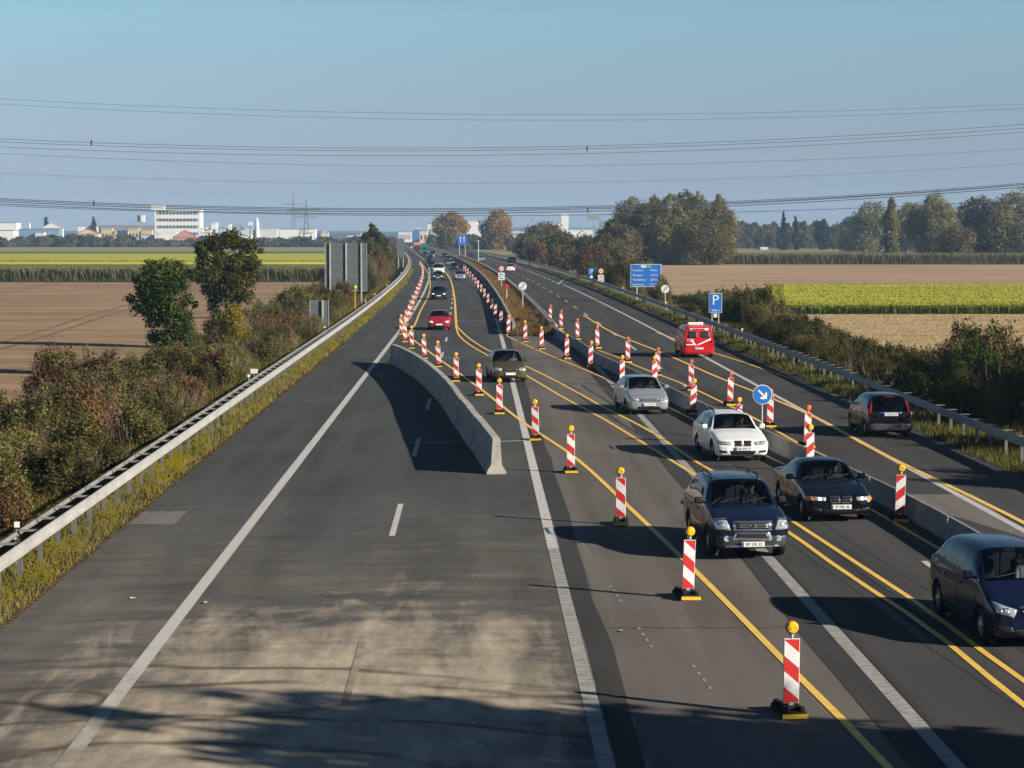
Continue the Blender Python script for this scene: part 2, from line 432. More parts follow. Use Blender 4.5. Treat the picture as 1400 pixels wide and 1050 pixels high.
dashes(10.1, 40, 1300, 0.15, m_white, 6, 18)
dashes(13.3, 300, 640, 0.3, m_white, 6, 12)
px_line([(764, 388.6), (769, 383.5), (776, 379)], 0.22, m_white, 0.009)
# thin cross lines left from surveying
for a, b in (((556, 606), (636, 604)), ((683, 604), (727, 602)), ((604, 489), (638, 488)), ((652, 488), (672, 488)), ((615, 439), (636, 438.5)), ((646, 438.6), (667, 438))):
    P = [G(*a), G(*b)]
    tag(MB().ribbon(P, 0.14, 0.010).build('road_marking', m_white), kind='structure')
# yellow tape of the contraflow
Y1 = [(1290, 1140), (1213, 1048), (1097, 930), (958, 788), (867, 700), (780, 621), (723, 583), (660, 534), (628.6, 511), (603, 493), (580, 476), (562, 462), (553, 452.5)]
px_line(Y1, 0.14, m_yellow)
Y1b = [(556, 460.5), (564.5, 448.6), (574, 427), (585, 405.7), (588.2, 386), (585, 373.6), (578.6, 363)]
px_line(Y1b, 0.15, m_yellow, 0.010)
Y2L = [(1520, 1055), (1400, 965), (1271, 860), (1205.7, 815.7), (1160, 786), (1083, 731), (959.4, 655), (886, 610), (820, 570), (773, 545), (718.6, 513), (665, 485), (643, 472), (628, 459), (623.5, 447)]
px_line(Y2L, 0.13, m_yellow)
Y2R = [(1520, 1010), (1400, 932), (1303, 860), (1243, 817), (1180, 775.7), (1090, 717), (989, 652.6), (952.6, 632), (893, 592), (820, 554), (780, 531.5), (714, 498.6), (671, 480.6), (643, 463.6), (630, 452), (624.5, 446)]
px_line(Y2R, 0.13, m_yellow, 0.0095)
px_line([(624, 448), (623, 431), (621.4, 408), (617, 386), (608.6, 371), (601, 362)], 0.2, m_yellow, 0.011)
Y3 = [(1500, 870), (1400, 815), (1286, 752), (1197, 700), (1083, 640), (1048.6, 624), (948, 574), (916, 558), (848, 527), (807, 508.6), (764, 491), (700, 463), (675, 450)]
px_line(Y3, 0.12, m_yellow)
Y4 = [(1520, 778), (1400, 715), (1168, 600), (1140, 583.5), (1058, 546), (994, 521), (923, 490), (897, 479), (850, 460.5), (797.5, 431)]
px_line(Y4, 0.17, m_yellow, 0.010)
Y5 = [(1150, 634), (1101, 611), (1026, 569), (989, 551), (943, 529), (865, 498), (848, 490), (818, 479)]
px_line(Y5, 0.13, m_yellow)
Y6 = [(1145, 541), (1131, 537.6), (1103, 526), (1048.6, 506.5), (1000, 490), (978.6, 483.5), (923, 463.6), (897, 454.5)]
px_line(Y6, 0.13, m_yellow)
# short milled dashes of an older line in the crossover
b = MB()
for y0 in (33.0, 36.4, 41.0, 47.0):
    for k in range(4):
        x = 3.3 - (y0 - 33) * .05 - k * .03 + (.5 if y0 < 36 else 0); b.ribbon([(x, y0 + k * .55), (x, y0 + k * .55 + .20)], .06, .006)
tag(b.build('road_marking', mat('worn off stud marks', (0.27, 0.26, 0.24), .8, var=.3, scale=12)), kind='structure')

# joints, tar seams and oil streaks along the carriageways
def wander(x0, x1, y0, y1, w_, m, n=60, amp=.05, z=.005):
    ph = rnd.uniform(0, 6); P = []
    for i in range(n + 1):
        t = i / n; y = y0 + (y1 - y0) * t; P.append((x0 + (x1 - x0) * t + amp * math.sin(t * 17 + ph) + amp * .6 * math.sin(t * 41 + ph * 2) + curve(y), y))
    tag(MB().ribbon(P, [w_ * rnd.uniform(.5, 1.3) for _ in P], z).build('tar_seam', m), kind='structure')
m_tar = mat('tar seam', (0.022, 0.022, 0.023), .5); m_oil = mat('oil darkened asphalt', (0.040, 0.039, 0.038), .7, var=.4, scale=2)
wander(10.6, 10.5, 40, 200, .025, m_tar, 90, .02)
for xx in (7.6, 9.1, 8.4): wander(xx + 1.2, xx - 3.2, 28, 100, .22, m_oil, 60, .06, .0045)
for yy in (38.2, 74.0): 
    P = [(2.45 + 3.5 * i / 12, yy + rnd.uniform(-.08, .08)) for i in range(13)]; tag(MB().ribbon(P, .03, .005).build('tar_seam', m_tar), kind='structure')

# fields ------------------------------------------------------------------
def field(name, poly, m, z=0.004):
    tag(MB().add([(x, y, FZ + z) for x, y in poly], [tuple(range(len(poly)))]).build(name, m), kind='structure')
m_plough = mat('ploughed earth', (0.27, 0.185, 0.112), 0.95, var=0.34, scale=0.22, bump=0.5, bscale=1.6, stretch=(0.25, 1, 1))
m_straw = mat('stubble field', (0.40, 0.30, 0.16), 0.95, var=0.25, scale=0.3, bump=0.4, bscale=1.5, stretch=(0.3, 1, 1))
m_green = mat('green crop', (0.11, 0.14, 0.035), 0.95, var=0.25, scale=0.05, stretch=(0.2, 1, 1))
m_mustard = mat('flowering mustard', (0.38, 0.36, 0.04), 0.95, var=0.22, scale=0.08, bump=0.4, bscale=1.5, stretch=(0.15, 1, 1))
m_pale = mat('pale meadow', (0.24, 0.225, 0.12), 0.95, var=0.2, scale=0.05, stretch=(0.2, 1, 1))
field('ploughed_field', [(-22, 40), (-22, 372), (-700, 372), (-700, 40)], m_plough)
field('green_field', [(-24, 378), (-24, 585), (-1500, 585), (-1500, 378)], m_green)
field('meadow', [(-30, 930), (-30, 1260), (-2200, 1260), (-2200, 930)], m_pale)
field('stubble_field', [(26, 60), (900, 60), (900, 226), (26, 226)], m_straw)
field('ploughed_field', [(22, 226.5), (31, 226.5), (45, 332), (900, 332), (1000, 575), (10, 575)], mat('tan ploughed earth', (0.36, 0.25, 0.155), 0.95, var=0.26, scale=0.12, bump=0.4, bscale=1.5, stretch=(0.2, 1, 1)))
field('green_field', [(0, 660), (1400, 660), (1400, 800), (0, 800)], m_green)
field('meadow', [(0, 820), (1400, 820), (1400, 1200), (0, 1200)], m_pale)

def crop(name, x0, x1, y0, y1, h, cols, n, leaf, topcols=None):
    """standing crop: a body just below the tips and countless blades"""
    m = leafmat(name + ' leaves', cols, 0.2)
    P = np.empty((n, 3)); P[:, 0] = rng.uniform(x0, x1, n); P[:, 1] = y0 + (y1 - y0) * rng.random(n) ** 1.6; P[:, 2] = FZ
    if y1 == 329: P[:, 0] += (P[:, 1] - 226) * .138 * (130 - P[:, 0]) / 98
    a = rng.uniform(0, math.pi, n); hh = h * rng.uniform(0.55, 1.12, n); wv = leaf * rng.uniform(.6, 1.4, n)
    dx = np.cos(a) * wv; dy = np.sin(a) * wv; lx = rng.normal(0, .12 * h, n); ly = rng.normal(0, .12 * h, n)
    V = np.empty((n, 4, 3))
    V[:, 0] = P + np.stack([-dx, -dy, hh * .05], 1); V[:, 1] = P + np.stack([dx, dy, hh * .05], 1)
    V[:, 2] = P + np.stack([dx * .7 + lx, dy * .7 + ly, hh], 1); V[:, 3] = P + np.stack([-dx * .7 + lx, -dy * .7 + ly, hh * .93], 1)
    o = quads(name, V.reshape(-1, 3), m); tag(o, kind='stuff')
    return o
tag(MB().box((-760, 700, FZ + .33), (1460, 230, .66)).build('mustard_crop', m_mustard), kind='stuff')
tag(MB().box((-760, 880, FZ + .3), (1460, 90, .5)).build('green_crop', m_green), kind='stuff')
crop('maize_strip', -150, -21, 374, 382, 2.5, [(0.085, 0.095, 0.035), (0.14, 0.14, 0.055), (0.22, 0.18, 0.085)], 52000, 0.045)
crop('mustard_flowers', -300, -30, 586, 600, .95, [(0.07, 0.10, 0.015), (0.2, 0.2, .02), (0.3, 0.27, 0.02)], 16000, 0.13)
xr = 31
tag(MB().add([(xr + 1, 226.6, FZ), (320, 226.6, FZ), (330, 329, FZ), (46, 329, FZ), (xr + 3, 226.6, FZ + .7), (320, 226.6, FZ + .7), (330, 329, FZ + .7), (49, 329, FZ + .7)],
    [(4, 5, 6, 7), (0, 1, 5, 4), (1, 2, 6, 5), (2, 3, 7, 6), (3, 0, 4, 7)]).build('mustard_crop', m_mustard), kind='stuff')
crop('mustard_leaves', xr - 1, 100, 224.5, 231, .8, [(0.05, 0.08, 0.012), (0.085, 0.12, 0.018), (0.17, 0.19, .02)], 26000, 0.11)
crop('mustard_flowers', xr + 1, 130, 230, 329, .80, [(0.17, 0.20, 0.025), (0.42, 0.375, 0.03), (0.55, 0.475, 0.035)], 60000, 0.08)
crop('reed_strip', 30, 330, 580, 596, 3.0, [(0.09, 0.095, 0.045), (0.15, 0.14, 0.07), (0.22, 0.18, 0.09)], 70000, 0.06)
crop('stubble', 26, 75, 120, 225, .08, [(0.30, 0.22, 0.11), (0.40, 0.30, 0.16), (0.47, 0.36, 0.20)], 40000, 0.05)

# tractor tracks across the fields
m_rut = mat('compacted wheel ruts', (0.17, 0.118, 0.075), .95, var=.4, scale=.4)
for x0 in (-34, -61, -88):
    b = MB()
    for o_ in (0, 1.9):
        P = [(x0 + o_ + .3 * math.sin(y / 17 + x0) - (y - 60) * .045, y, FZ) for y in range(60, 370, 5)]; b.ribbon([(p[0], p[1]) for p in P], .45, FZ + .009)
    tag(b.build('field_track', m_rut), kind='structure')
m_rut2 = mat('pale wheel ruts', (0.30, 0.215, 0.115), .95, var=.3, scale=.4)
for y0 in (150, 178, 207):
    b = MB()
    for o_ in (0, 1.9): b.ribbon([(x, y0 + o_ + .4 * math.sin(x / 21 + y0)) for x in range(28, 120, 4)], .45, FZ + .009)
    tag(b.build('field_track', m_rut2), kind='structure')

# grass verges ------------------------------------------------------------
def verge(x0, x1, y0, y1, n, name='verge_grass', h=0.16, zoff=-.05, cols=((0.10, 0.088, 0.026), (0.18, 0.16, 0.05), (0.29, 0.225, 0.10)), wl=.018):
    y = y0 * (y1 / y0) ** rng.random(n); x = rng.uniform(x0, x1, n) + np.array([curve(q) for q in y])
    a = rng.uniform(0, math.pi, n); s = np.clip(y / 60, 1, 5); hh = h * rng.uniform(.5, 1.5, n) * np.clip(s, 1, 1.6); wv = wl * s
    P = np.stack([x, y, np.full(n, zoff)], 1); dx = np.cos(a) * wv; dy = np.sin(a) * wv
    lx = rng.normal(0, .07, n); ly = rng.normal(0, .07, n); V = np.empty((n, 3, 3)); z = np.zeros(n)
    V[:, 0] = P + np.stack([-dx, -dy, z], 1); V[:, 1] = P + np.stack([dx, dy, z], 1); V[:, 2] = P + np.stack([lx, ly, hh], 1)
    return tag(quads(name, V.reshape(-1, 3), leafmat(name, list(cols), .3), n=3), kind='stuff')
verge(-10.9, -8.95, 34, 420, 60000)
verge(-12.6, -10.8, 34, 300, 26000, 'bank_grass', h=.38, zoff=-.12, cols=((0.07, 0.06, 0.016), (0.13, 0.105, 0.03), (0.2, 0.15, .06)))
verge(16.55, 18.6, 46, 420, 50000, 'shoulder_grass', h=.2, zoff=-.08, cols=((0.06, 0.065, 0.016), (0.11, 0.115, 0.03), (0.19, 0.155, 0.06)))
verge(18.4, 21.0, 55, 300, 22000, 'bank_grass', h=.38, zoff=-.3, cols=((0.07, 0.06, 0.016), (0.13, 0.105, 0.03), (0.2, 0.15, .06)))
verge(2.6, 5.8, 147, 600, 42000, 'median_grass', h=.3, zoff=.03, cols=((0.11, 0.065, 0.025), (0.17, 0.10, 0.04), (0.23, 0.16, 0.07)))
# yellow flowering weeds in clumps along the left verge
n = 2600; cy = 40 * (360 / 40) ** rng.random(110); cl = rng.integers(0, 110, n)
fx = rng.uniform(-10.0, -9.15, 110)[cl] + rng.normal(0, .16, n); fy = cy[cl] * (1 + rng.normal(0, .006, n)); fx = fx + np.array([curve(q) for q in fy])
s = np.clip(fy / 60, 1, 4) * .028; fz = rng.uniform(.05, .3, n)
V = np.empty((n, 4, 3))
for k, (ax, az) in enumerate(((-1, -.7), (1, -.7), (1, .7), (-1, .7))):
    V[:, k] = np.stack([fx + ax * s, fy - az * s * .6, fz + az * s], 1)
tag(quads('verge_flowers', V.reshape(-1, 3), leafmat('yellow weed flowers', [(0.35, 0.30, 0.02), (0.50, 0.42, 0.03)], .2)), kind='stuff')
# fallen leaves along the edge of the left shoulder
n = 5000; fy = 32 * (140 / 32) ** rng.random(n); fx = -8.95 - np.abs(rng.normal(0, .28, n)) + .12
a = rng.uniform(0, 6.28, n); s = .03 * np.clip(fy / 50, 1, 3); V = np.empty((n, 4, 3))
for k in range(4):
    V[:, k] = np.stack([fx + np.cos(a + k * 1.57) * s, fy + np.sin(a + k * 1.57) * s, np.full(n, .012) + (k % 2) * .015], 1)
tag(quads('fallen_leaves', V.reshape(-1, 3), leafmat('fallen leaves', [(0.10, 0.05, 0.02), (0.19, 0.10, 0.03), (0.24, 0.16, 0.06)], .1)), kind='stuff')

# far hills ---------------------------------------------------------------
def hills(y0, prof, m, depth=900):
    xs = np.linspace(-5800, 5800, 160); V = []
    for x in xs:
        h = prof(x); V += [(x, y0, FZ - .02), (x, y0 + depth * .35, FZ + h * .6), (x, y0 + depth, FZ + h)]
    Fc = [(3 * i + k, 3 * i + 3 + k, 3 * i + 4 + k, 3 * i + 1 + k) for i in range(159) for k in range(2)]
    tag(MB().add(V, Fc, 0, True).build('hills', m), kind='structure')
hills(5200, lambda x: 15 + 5 * math.sin(x / 640 + 1) + 5 * math.sin(x / 230) + 2.5 * math.sin(x / 90), mat('wooded hills', (0.055, 0.075, 0.05), 0.95))
hills(3600, lambda x: 8.5 + 2 * math.sin(x / 300 + 2) + 2 * math.sin(x / 120) + 1.5 * math.sin(x / 37), mat('far woods', (0.05, 0.065, 0.035), 0.95, var=.3, scale=.02), 600)

# haze --------------------------------------------------------------------
HAZE = 1.5e-4
mh = bpy.data.materials.new('haze'); mh.use_nodes = True; nh = mh.node_tree; nh.nodes.clear()
ho = nh.nodes.new('ShaderNodeOutputMaterial'); hv = nh.nodes.new('ShaderNodeVolumePrincipled')
hv.inputs['Color'].default_value = (0.44, 0.68, 0.98, 1); hv.inputs['Density'].default_value = HAZE; hv.inputs['Anisotropy'].default_value = 0.0
nh.links.new(hv.outputs[0], ho.inputs['Volume'])
tag(MB().box((0, 3270, 50), (12100, 7160, 105)).build('haze', mh), kind='stuff')
# ------------------------------------------------------------------ beacons
m_red = mat('red reflective sheeting', (0.50, 0.024, 0.02), 0.45, var=0.22, scale=3)
m_wht = mat('white reflective sheeting', (0.64, 0.64, 0.63), 0.45, var=0.2, scale=3)
m_gal = mat('galvanised steel', (0.50, 0.52, 0.53), 0.42, 0.55, var=0.15, scale=3)
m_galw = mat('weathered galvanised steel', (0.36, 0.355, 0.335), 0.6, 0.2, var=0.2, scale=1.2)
m_rub = mat('black recycled rubber', (0.022, 0.022, 0.022), 0.8, var=0.3, scale=20, bump=0.3)
m_yel = mat('yellow plastic', (0.62, 0.42, 0.03), 0.45, var=0.1, scale=8)
m_amb = mat('amber lamp lens', (0.85, 0.53, 0.015), 0.25, var=0.05, scale=30, spec=0.6)
m_ora = mat('orange lamp lens', (0.70, 0.16, 0.015), 0.3, spec=0.6)
m_lamph = mat('orange lamp housing', (0.45, 0.10, 0.02), 0.5)

def clip_poly(P, f):
    out = []
    for i in range(len(P)):
        a, b = P[i], P[(i + 1) % len(P)]; fa, fb = f(a), f(b)
        if fa >= 0: out.append(a)
        if fa * fb < 0:
            t = fa / (fa - fb); out.append((a[0] + (b[0] - a[0]) * t, a[1] + (b[1] - a[1]) * t))
    return out

def striped_panel(wd, ht, z0, sl, name, parent, pitch=0.24, off=-0.08, th=.035):
    """upright board with slanting red and white bands on both faces"""
    mb = MB(); mb.box((0, 0, z0 + ht / 2), (wd, th, ht), ch=.006)
    for side in (-1, 1):
        y = side * (th / 2 + .003)
        for k in range(-4, int((ht + wd) / pitch) + 5):
            lo, hi = k * pitch + off, (k + 1) * pitch + off
            P = [(-wd / 2 + .008, .008), (wd / 2 - .008, .008), (wd / 2 - .008, ht - .008), (-wd / 2 + .008, ht - .008)]
            q = lambda p: p[1] + sl * (p[0])
            P = clip_poly(P, lambda p: q(p) - lo)
            if len(P) > 2: P = clip_poly(P, lambda p: hi - q(p))
            if len(P) < 3: continue
            V = [(x, y, z0 + z) for x, z in P]
            mb.add(V if side < 0 else V[::-1], [tuple(range(len(V)))], 1 + (k % 2))
    return mb.build(name, [m_wht, m_red, m_wht], parent)

def make_beacon(sl, lens, lamp=True):
    """traffic guidance beacon on a rubber foot with a warning lamp"""
    t = empty('traffic_beacon')
    striped_panel(.25, 1.0, .19, sl, 'panel', t)
    fb = MB()
    fb.box((0, .12, .05), (.40, .80, .10), ch=.03); fb.box((0, .12, .125), (.30, .44, .07), ch=.03)
    for x in (-.13, .13): fb.box((x, -.16, .13), (.09, .14, .08), ch=.02); fb.box((x, .34, .13), (.09, .2, .07), ch=.02)
    foot = fb.build('foot', m_rub, t)
    yb = MB(); yb.box((.0, -.291, .045), (.40, .018, .07)); yb.build('yellow_edge', m_yel, foot)
    MB().box((0, 0, .165), (.07, .05, .08)).build('post', m_gal, t)
    if lamp:
        lb = MB(); lb.tube([(0, 0, 1.19), (0, 0, 1.27)], .022, 8); lb.box((0, .04, 1.24), (.08, .09, .06), ch=.01)
        lp = lb.build('lamp_bracket', m_gal, t)
        M = Matrix.Translation((0, 0, 1.365)) @ Matrix.Rotation(math.pi / 2, 4, 'X')
        MB().lathe([(.08, -.04), (.102, -.028), (.104, .0), (.102, .028), (.08, .04)], 20, M).build('lamp_housing', m_lamph, t)
        ln = MB()
        for s in (-1, 1):
            ln.lathe([(.092, s * .03), (.089, s * .042), (.074, s * .057), (.042, s * .068), (.0001, s * .071)], 20, M)
            for r in (.03, .06): ln.lathe([(r, s * .07), (r + .008, s * .079 - (r - .03) * .12), (r + .016, s * .066)], 16, M)
        ln.build('lamp_lens', lens, t)
    return t

def lcol(y, pts):
    return pts
proto_a = make_beacon(0.85, m_amb)
proto_b = make_beacon(-0.85, m_amb)
proto_c = make_beacon(0.85, m_ora)
proto_d = make_beacon(0.85, m_amb, False)
proto_e = make_beacon(-0.85, m_amb, False)
used = set()
def beacon(proto, x, y, label, group, rz=0.0):
    if proto.name not in used: o = proto; used.add(proto.name)
    else: o = copy_tree(proto)
    o.location = (x, y, .012); o.rotation_euler = (rnd.gauss(0, .012), rnd.gauss(0, .020), rz + rnd.gauss(0, .10))
    tag(o, label, 'beacon', group)
    return o

A = [(1085, 985), (942, 822), (850, 720), (781, 648), (733, 603), (683, 567), (655, 541.5), (623.5, 522.5), (600, 502.5), (580, 491), (563, 477), (553, 468), (548.6, 457.5)]
for i, p in enumerate(A):
    x, y = G(*p)
    beacon(proto_a, x, y + .3, ordn(i, 'red and white beacon with yellow lamp', 'beside the left yellow line'), 'lamp beacons along the left yellow line', R(2))
Bp = [(695, 455), (718.4, 464.3), (740.8, 474), (778, 487), (810, 498), (854, 522), (899, 523), (951, 561), (1014, 592), (1113, 637), (1236.5, 704)]
Bs = sorted(Bp, key=lambda p: -p[1])
for p in Bp:
    i = Bs.index(p); x, y = G(p[0], p[1] + .17 * (p[1] - 318) / 7.4); x -= .13 if p[0] > 745 else 0
    beacon(proto_b, x, y, ordn(i, 'yellow lamp beacon with opposite stripes', 'before the long concrete barrier'), 'lamp beacons on the oncoming side of the long barrier', R(4))
Cp = [(752, 441), (767, 450), (789.6, 464.6), (817, 476.6), (858.6, 496), (899, 514), (946, 534.5), (999, 555), (1054, 585), (1105, 613)]
Cs = sorted(Cp, key=lambda p: -p[1])
for p in Cp:
    i = Cs.index(p); x, y = G(*p)
    beacon(proto_c, x, y + .3, ordn(i, 'red and white beacon with orange lamp', 'behind the long concrete barrier'), 'orange lamp beacons on the outgoing side of the long barrier', R(4))
# close-set row without lamps that shuts off the left shoulder, and the one along the median barrier
row = [(553.5, 453), (556, 444), (559, 435.5), (562, 427), (565, 419.5), (568, 412), (570.5, 405.5), (572.8, 399.5), (574.8, 394), (576.3, 389), (577.4, 384.5), (578, 380.5), (578.4, 377), (578.2, 374), (577.6, 371), (576.8, 368.3), (575.6, 366), (574.2, 363.8)]
for i, p in enumerate(row):
    x, y = G(*p)
    if i < 9: lab = ordn(i, 'lampless beacon', 'in the row closing the far left shoulder')
    else: lab = 'tiny lampless beacon at the far end of the row closing the left shoulder'
    beacon(proto_d, x, y, lab, 'lampless beacons closing the left shoulder' if i < 9 else 'far lampless beacons closing the left shoulder')
rowm = [(684.6, 446), (677, 435), (672, 426), (667, 417.5), (662, 409), (657.5, 402), (653.5, 396), (649.8, 390.5), (646.2, 385.4), (642.8, 380.8), (639.6, 376.6), (636.6, 373), (634, 370)]
for i, p in enumerate(rowm):
    x, y = G(*p)
    if i < 8: lab = ordn(i, 'lampless beacon', 'against the dark median barrier')
    else: lab = 'tiny lampless beacon at the far end of the row against the median barrier'
    beacon(proto_e, x, y, lab, 'lampless beacons along the median barrier' if i < 8 else 'far lampless beacons along the median barrier')

# ------------------------------------------------------------------ concrete barriers
m_conc = mat('barrier concrete', (0.36, 0.34, 0.305), 0.85, var=0.35, scale=1.3, bump=0.25, bscale=12)
m_conc2 = mat('median barrier concrete', (0.30, 0.285, 0.26), 0.85, var=0.3, scale=1.2, bump=0.25, bscale=12)
m_joint = mat('dark joint steel', (0.06, 0.06, 0.06), 0.6, 0.4)
PROF = [(-.30, 0), (-.30, .07), (-.165, .27), (-.115, 1.0), (.115, 1.0), (.165, .27), (.30, .07), (.30, 0)]
def barrier(name, P, H, m, wd=1.0, seg=4.0, label=None, group=None, gap=.055, PROF=PROF):
    """row of precast units, each unit a part; a steel coupling bridges every joint"""
    t = empty(name, (P[0][0], P[0][1], 0)); o0 = P[0]
    D = [0]
    for a, b in zip(P, P[1:]): D.append(D[-1] + math.hypot(b[0] - a[0], b[1] - a[1]))
    xs = np.array([p[0] for p in P]); ys = np.array([p[1] for p in P])
    at = lambda d: (float(np.interp(d, D, xs)), float(np.interp(d, D, ys)))
    units = []
    d = 0.0
    nseg = max(1, round(D[-1] / seg)); sl = D[-1] / nseg
    for k in range(nseg):
        mb = MB(); N = 3
        q = [at(d + gap / 2 + (sl - gap) * i / (N - 1)) for i in range(N)]
        V = []; n = len(PROF); jt = rnd.uniform(-.018, .018)
        for i in range(N):
            a = q[max(i - 1, 0)]; b = q[min(i + 1, N - 1)]; dx, dy = b[0] - a[0], b[1] - a[1]; L = math.hypot(dx, dy)
            nx, ny = dy / L, -dx / L
            V += [(q[i][0] + nx * (px * wd + jt) - o0[0], q[i][1] + ny * (px * wd + jt) - o0[1], .006 + pz * H) for px, pz in PROF]
        Fc = [(i * n + j, i * n + (j + 1) % n, (i + 1) * n + (j + 1) % n, (i + 1) * n + j) for i in range(N - 1) for j in range(n)]
        Fc += [tuple(range(n))[::-1], tuple(range((N - 1) * n, N * n))]
        mb.add(V, Fc); u = mb.build('barrier_unit', m, t, True); units.append(u)
        if k and H > .7:
            c = at(d); e = at(d + .05); an = math.atan2(e[1] - c[1], e[0] - c[0])
            cb = MB().box((c[0] - o0[0], c[1] - o0[1], H * .985 + .006), (.36 * wd, .05, .02), an)
            cb.box((c[0] - o0[0], c[1] - o0[1], H * .5), (gap + .01, .12, H * .85), an)
            cb.build('coupling', m_joint, u)
        d += sl
    tag(t, label, 'barrier', group)
    return t
TL = [(537, 470.5), (550, 475), (563, 481.5), (586, 496), (609, 516), (631, 543), (654, 569.5), (679, 600)]
P = dens([G(x, y, 1.1) for x, y in TL], 2.0)
barrier('concrete_barrier', P, 1.1, m_conc, 1.0, 4.0, 'curved grey concrete barrier ending in the middle of the closed left lanes')
TM = [(1520, 831), (1440, 786), (1357, 738.6), (1246, 678.6), (1171, 643), (1051, 590), (994, 566), (943, 542), (884, 514), (850, 498), (820, 484.6), (792, 466), (765, 452), (743, 440)]
P = dens([G(x, y, .55) for x, y in TM], 2.0)
main_bar = P
barrier('concrete_barrier', P, .55, mat('grey barrier concrete', (0.26, 0.255, 0.245), 0.85, var=0.3, scale=1.3, bump=.2, bscale=12), .52, 4.0, 'long straight concrete barrier between the oncoming and outgoing lanes', PROF=[(-.34, 0), (-.34, .10), (-.20, .25), (-.062, 1.0), (.062, 1.0), (.20, .25), (.34, .10), (.34, 0)])
P = [(2.75 + curve(y), y) for y in np.arange(150, 620, 6.0)]
barrier('concrete_barrier', P, .8, m_conc2, .85, 12.0, 'dark concrete barrier along the left edge of the brown median')

# ------------------------------------------------------------------ guardrails
WB = [(.0, .15), (-.035, .135), (-.078, .10), (-.078, .06), (-.03, .025), (-.03, -.025), (-.078, -.06), (-.078, -.10), (-.035, -.135), (.0, -.15)]
def rail_mesh(P, prof, z, side, o0, name, parent, m):
    """sheet-steel beam with profile prof (out, up); side=+1 bulges to +x"""
    n = len(prof); V = []
    for i, p in enumerate(P):
        for a, b in prof: V.append((p[0] - a * side - o0[0], p[1] - o0[1], z + b))
    Fc = [(i * n + k, i * n + k + 1, (i + 1) * n + k + 1, (i + 1) * n + k) for i in range(len(P) - 1) for k in range(n - 1)]
    return MB().add(V, Fc, 0, False).build(name, m, parent)
def guardrail(X, y0, y1, side, label, zg, m, rear=False, group=None, zr=.72):
    P = [(X + curve(y) , y) for y in np.arange(y0, y1, 2.0)]
    o0 = (P[0][0], P[0][1]); mrear = mat('shade darkened rear steel', (.24, .24, .23), .6, .2, var=.2, scale=2); t = empty('guardrail', (P[0][0], P[0][1], 0))
    rail_mesh(P, WB, zr, side, o0, 'beam', t, m)
    # rear beam and its spacers: shade put into a darker steel colour
    if rear:
        Pr = [(x - side * .62, y) for x, y in P]
        rail_mesh(Pr, [(0, .06), (-.04, .05), (-.04, -.05), (0, -.06)], zr - .02, -side, o0, 'rear_beam', t, mrear)
    mrear_ = None; posts = MB(); sp = MB(); mp_ = mat('dull post steel', (.14, .14, .135), .6, .2, var=.2, scale=3)
    for i, (x, y) in enumerate(P):
        q = posts if i >= 100 else MB()
        q.box((x - side * .17 - o0[0], y - o0[1], (zr + zg) / 2 - .05), (.10, .055, zr - zg + .05))
        if i < 100: q.build('post', mp_, t)
        q = sp if i >= 100 else MB()
        if rear: q.box((x - side * .31 - o0[0], y - o0[1], zr + .03), (.62, .05, .05))
        else: q.box((x - side * .19 - o0[0], y - o0[1], zr + .13), (.40, .09, .022))
        if i < 100: q.build('spacer', mrear if rear else m, t)
    tag(posts.build('post', mp_, t), kind='stuff'); tag(sp.build('spacer', m, t), kind='stuff')
    return tag(t, label, 'guardrail', group)
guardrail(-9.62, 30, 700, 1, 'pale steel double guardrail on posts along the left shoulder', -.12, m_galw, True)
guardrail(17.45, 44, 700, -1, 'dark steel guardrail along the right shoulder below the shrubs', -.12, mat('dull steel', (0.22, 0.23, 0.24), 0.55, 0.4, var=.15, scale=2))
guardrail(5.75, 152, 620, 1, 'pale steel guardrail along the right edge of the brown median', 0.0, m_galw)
# red and white board at the start of the long barrier
gb = empty('guide_board', (*G(734, 438), 0))
o = striped_panel(1.6, .5, .35, .9, 'board', gb, .25, 0, .05); MB().box((-.6, .06, .22), (.06, .06, .44)).box((.6, .06, .22), (.06, .06, .44)).build('stand', m_gal, gb)
tag(gb, 'low red and white striped board at the far end of the long concrete barrier', 'guide board'); gb.rotation_euler.z = R(-35)

# ------------------------------------------------------------------ delineators
m_plw = mat('white plastic post', (0.78, 0.78, 0.76), 0.4); m_blk = mat('black band', (0.015, 0.015, 0.015), 0.5); m_refl = mat('reflector', (0.55, 0.50, 0.40), 0.2, 0.3)
def make_delin(hgt):
    t = empty('delineator_post')
    tri = [(-.06, -.05), (.06, -.05), (.045, .035), (-.045, .035)]
    def seg(z0, z1, name, m, k=1.0):
        V = [(x * k, y * k, z0) for x, y in tri] + [(x * k, y * k, z1) for x, y in tri]
        Fc = [(3, 2, 1, 0), (4, 5, 6, 7)] + [(i, (i + 1) % 4, (i + 1) % 4 + 4, i + 4) for i in range(4)]
        return MB().add(V, Fc).build(name, m, t)
    seg(0, hgt, 'shaft', m_plw); b = seg(hgt - .36, hgt - .12, 'black_band', m_blk, 1.04)
    MB().box((0, -.054, hgt - .24), (.055, .006, .16)).build('reflector', m_refl, b)
    return t
dp = make_delin(1.05); first = True
DL = [(21, 735, -10.3), (340, 518, -10.4), (446, 452, -10.5), (503, 412, -10.4), (517.5, 398.5, -10.4), (527, 388, -10.4), (542, 373, -10.4)]
DRr = [(1222.5, 523), (1180, 540), (992, 455), (857, 402), (744.5, 362), (765, 370), (816, 384)]
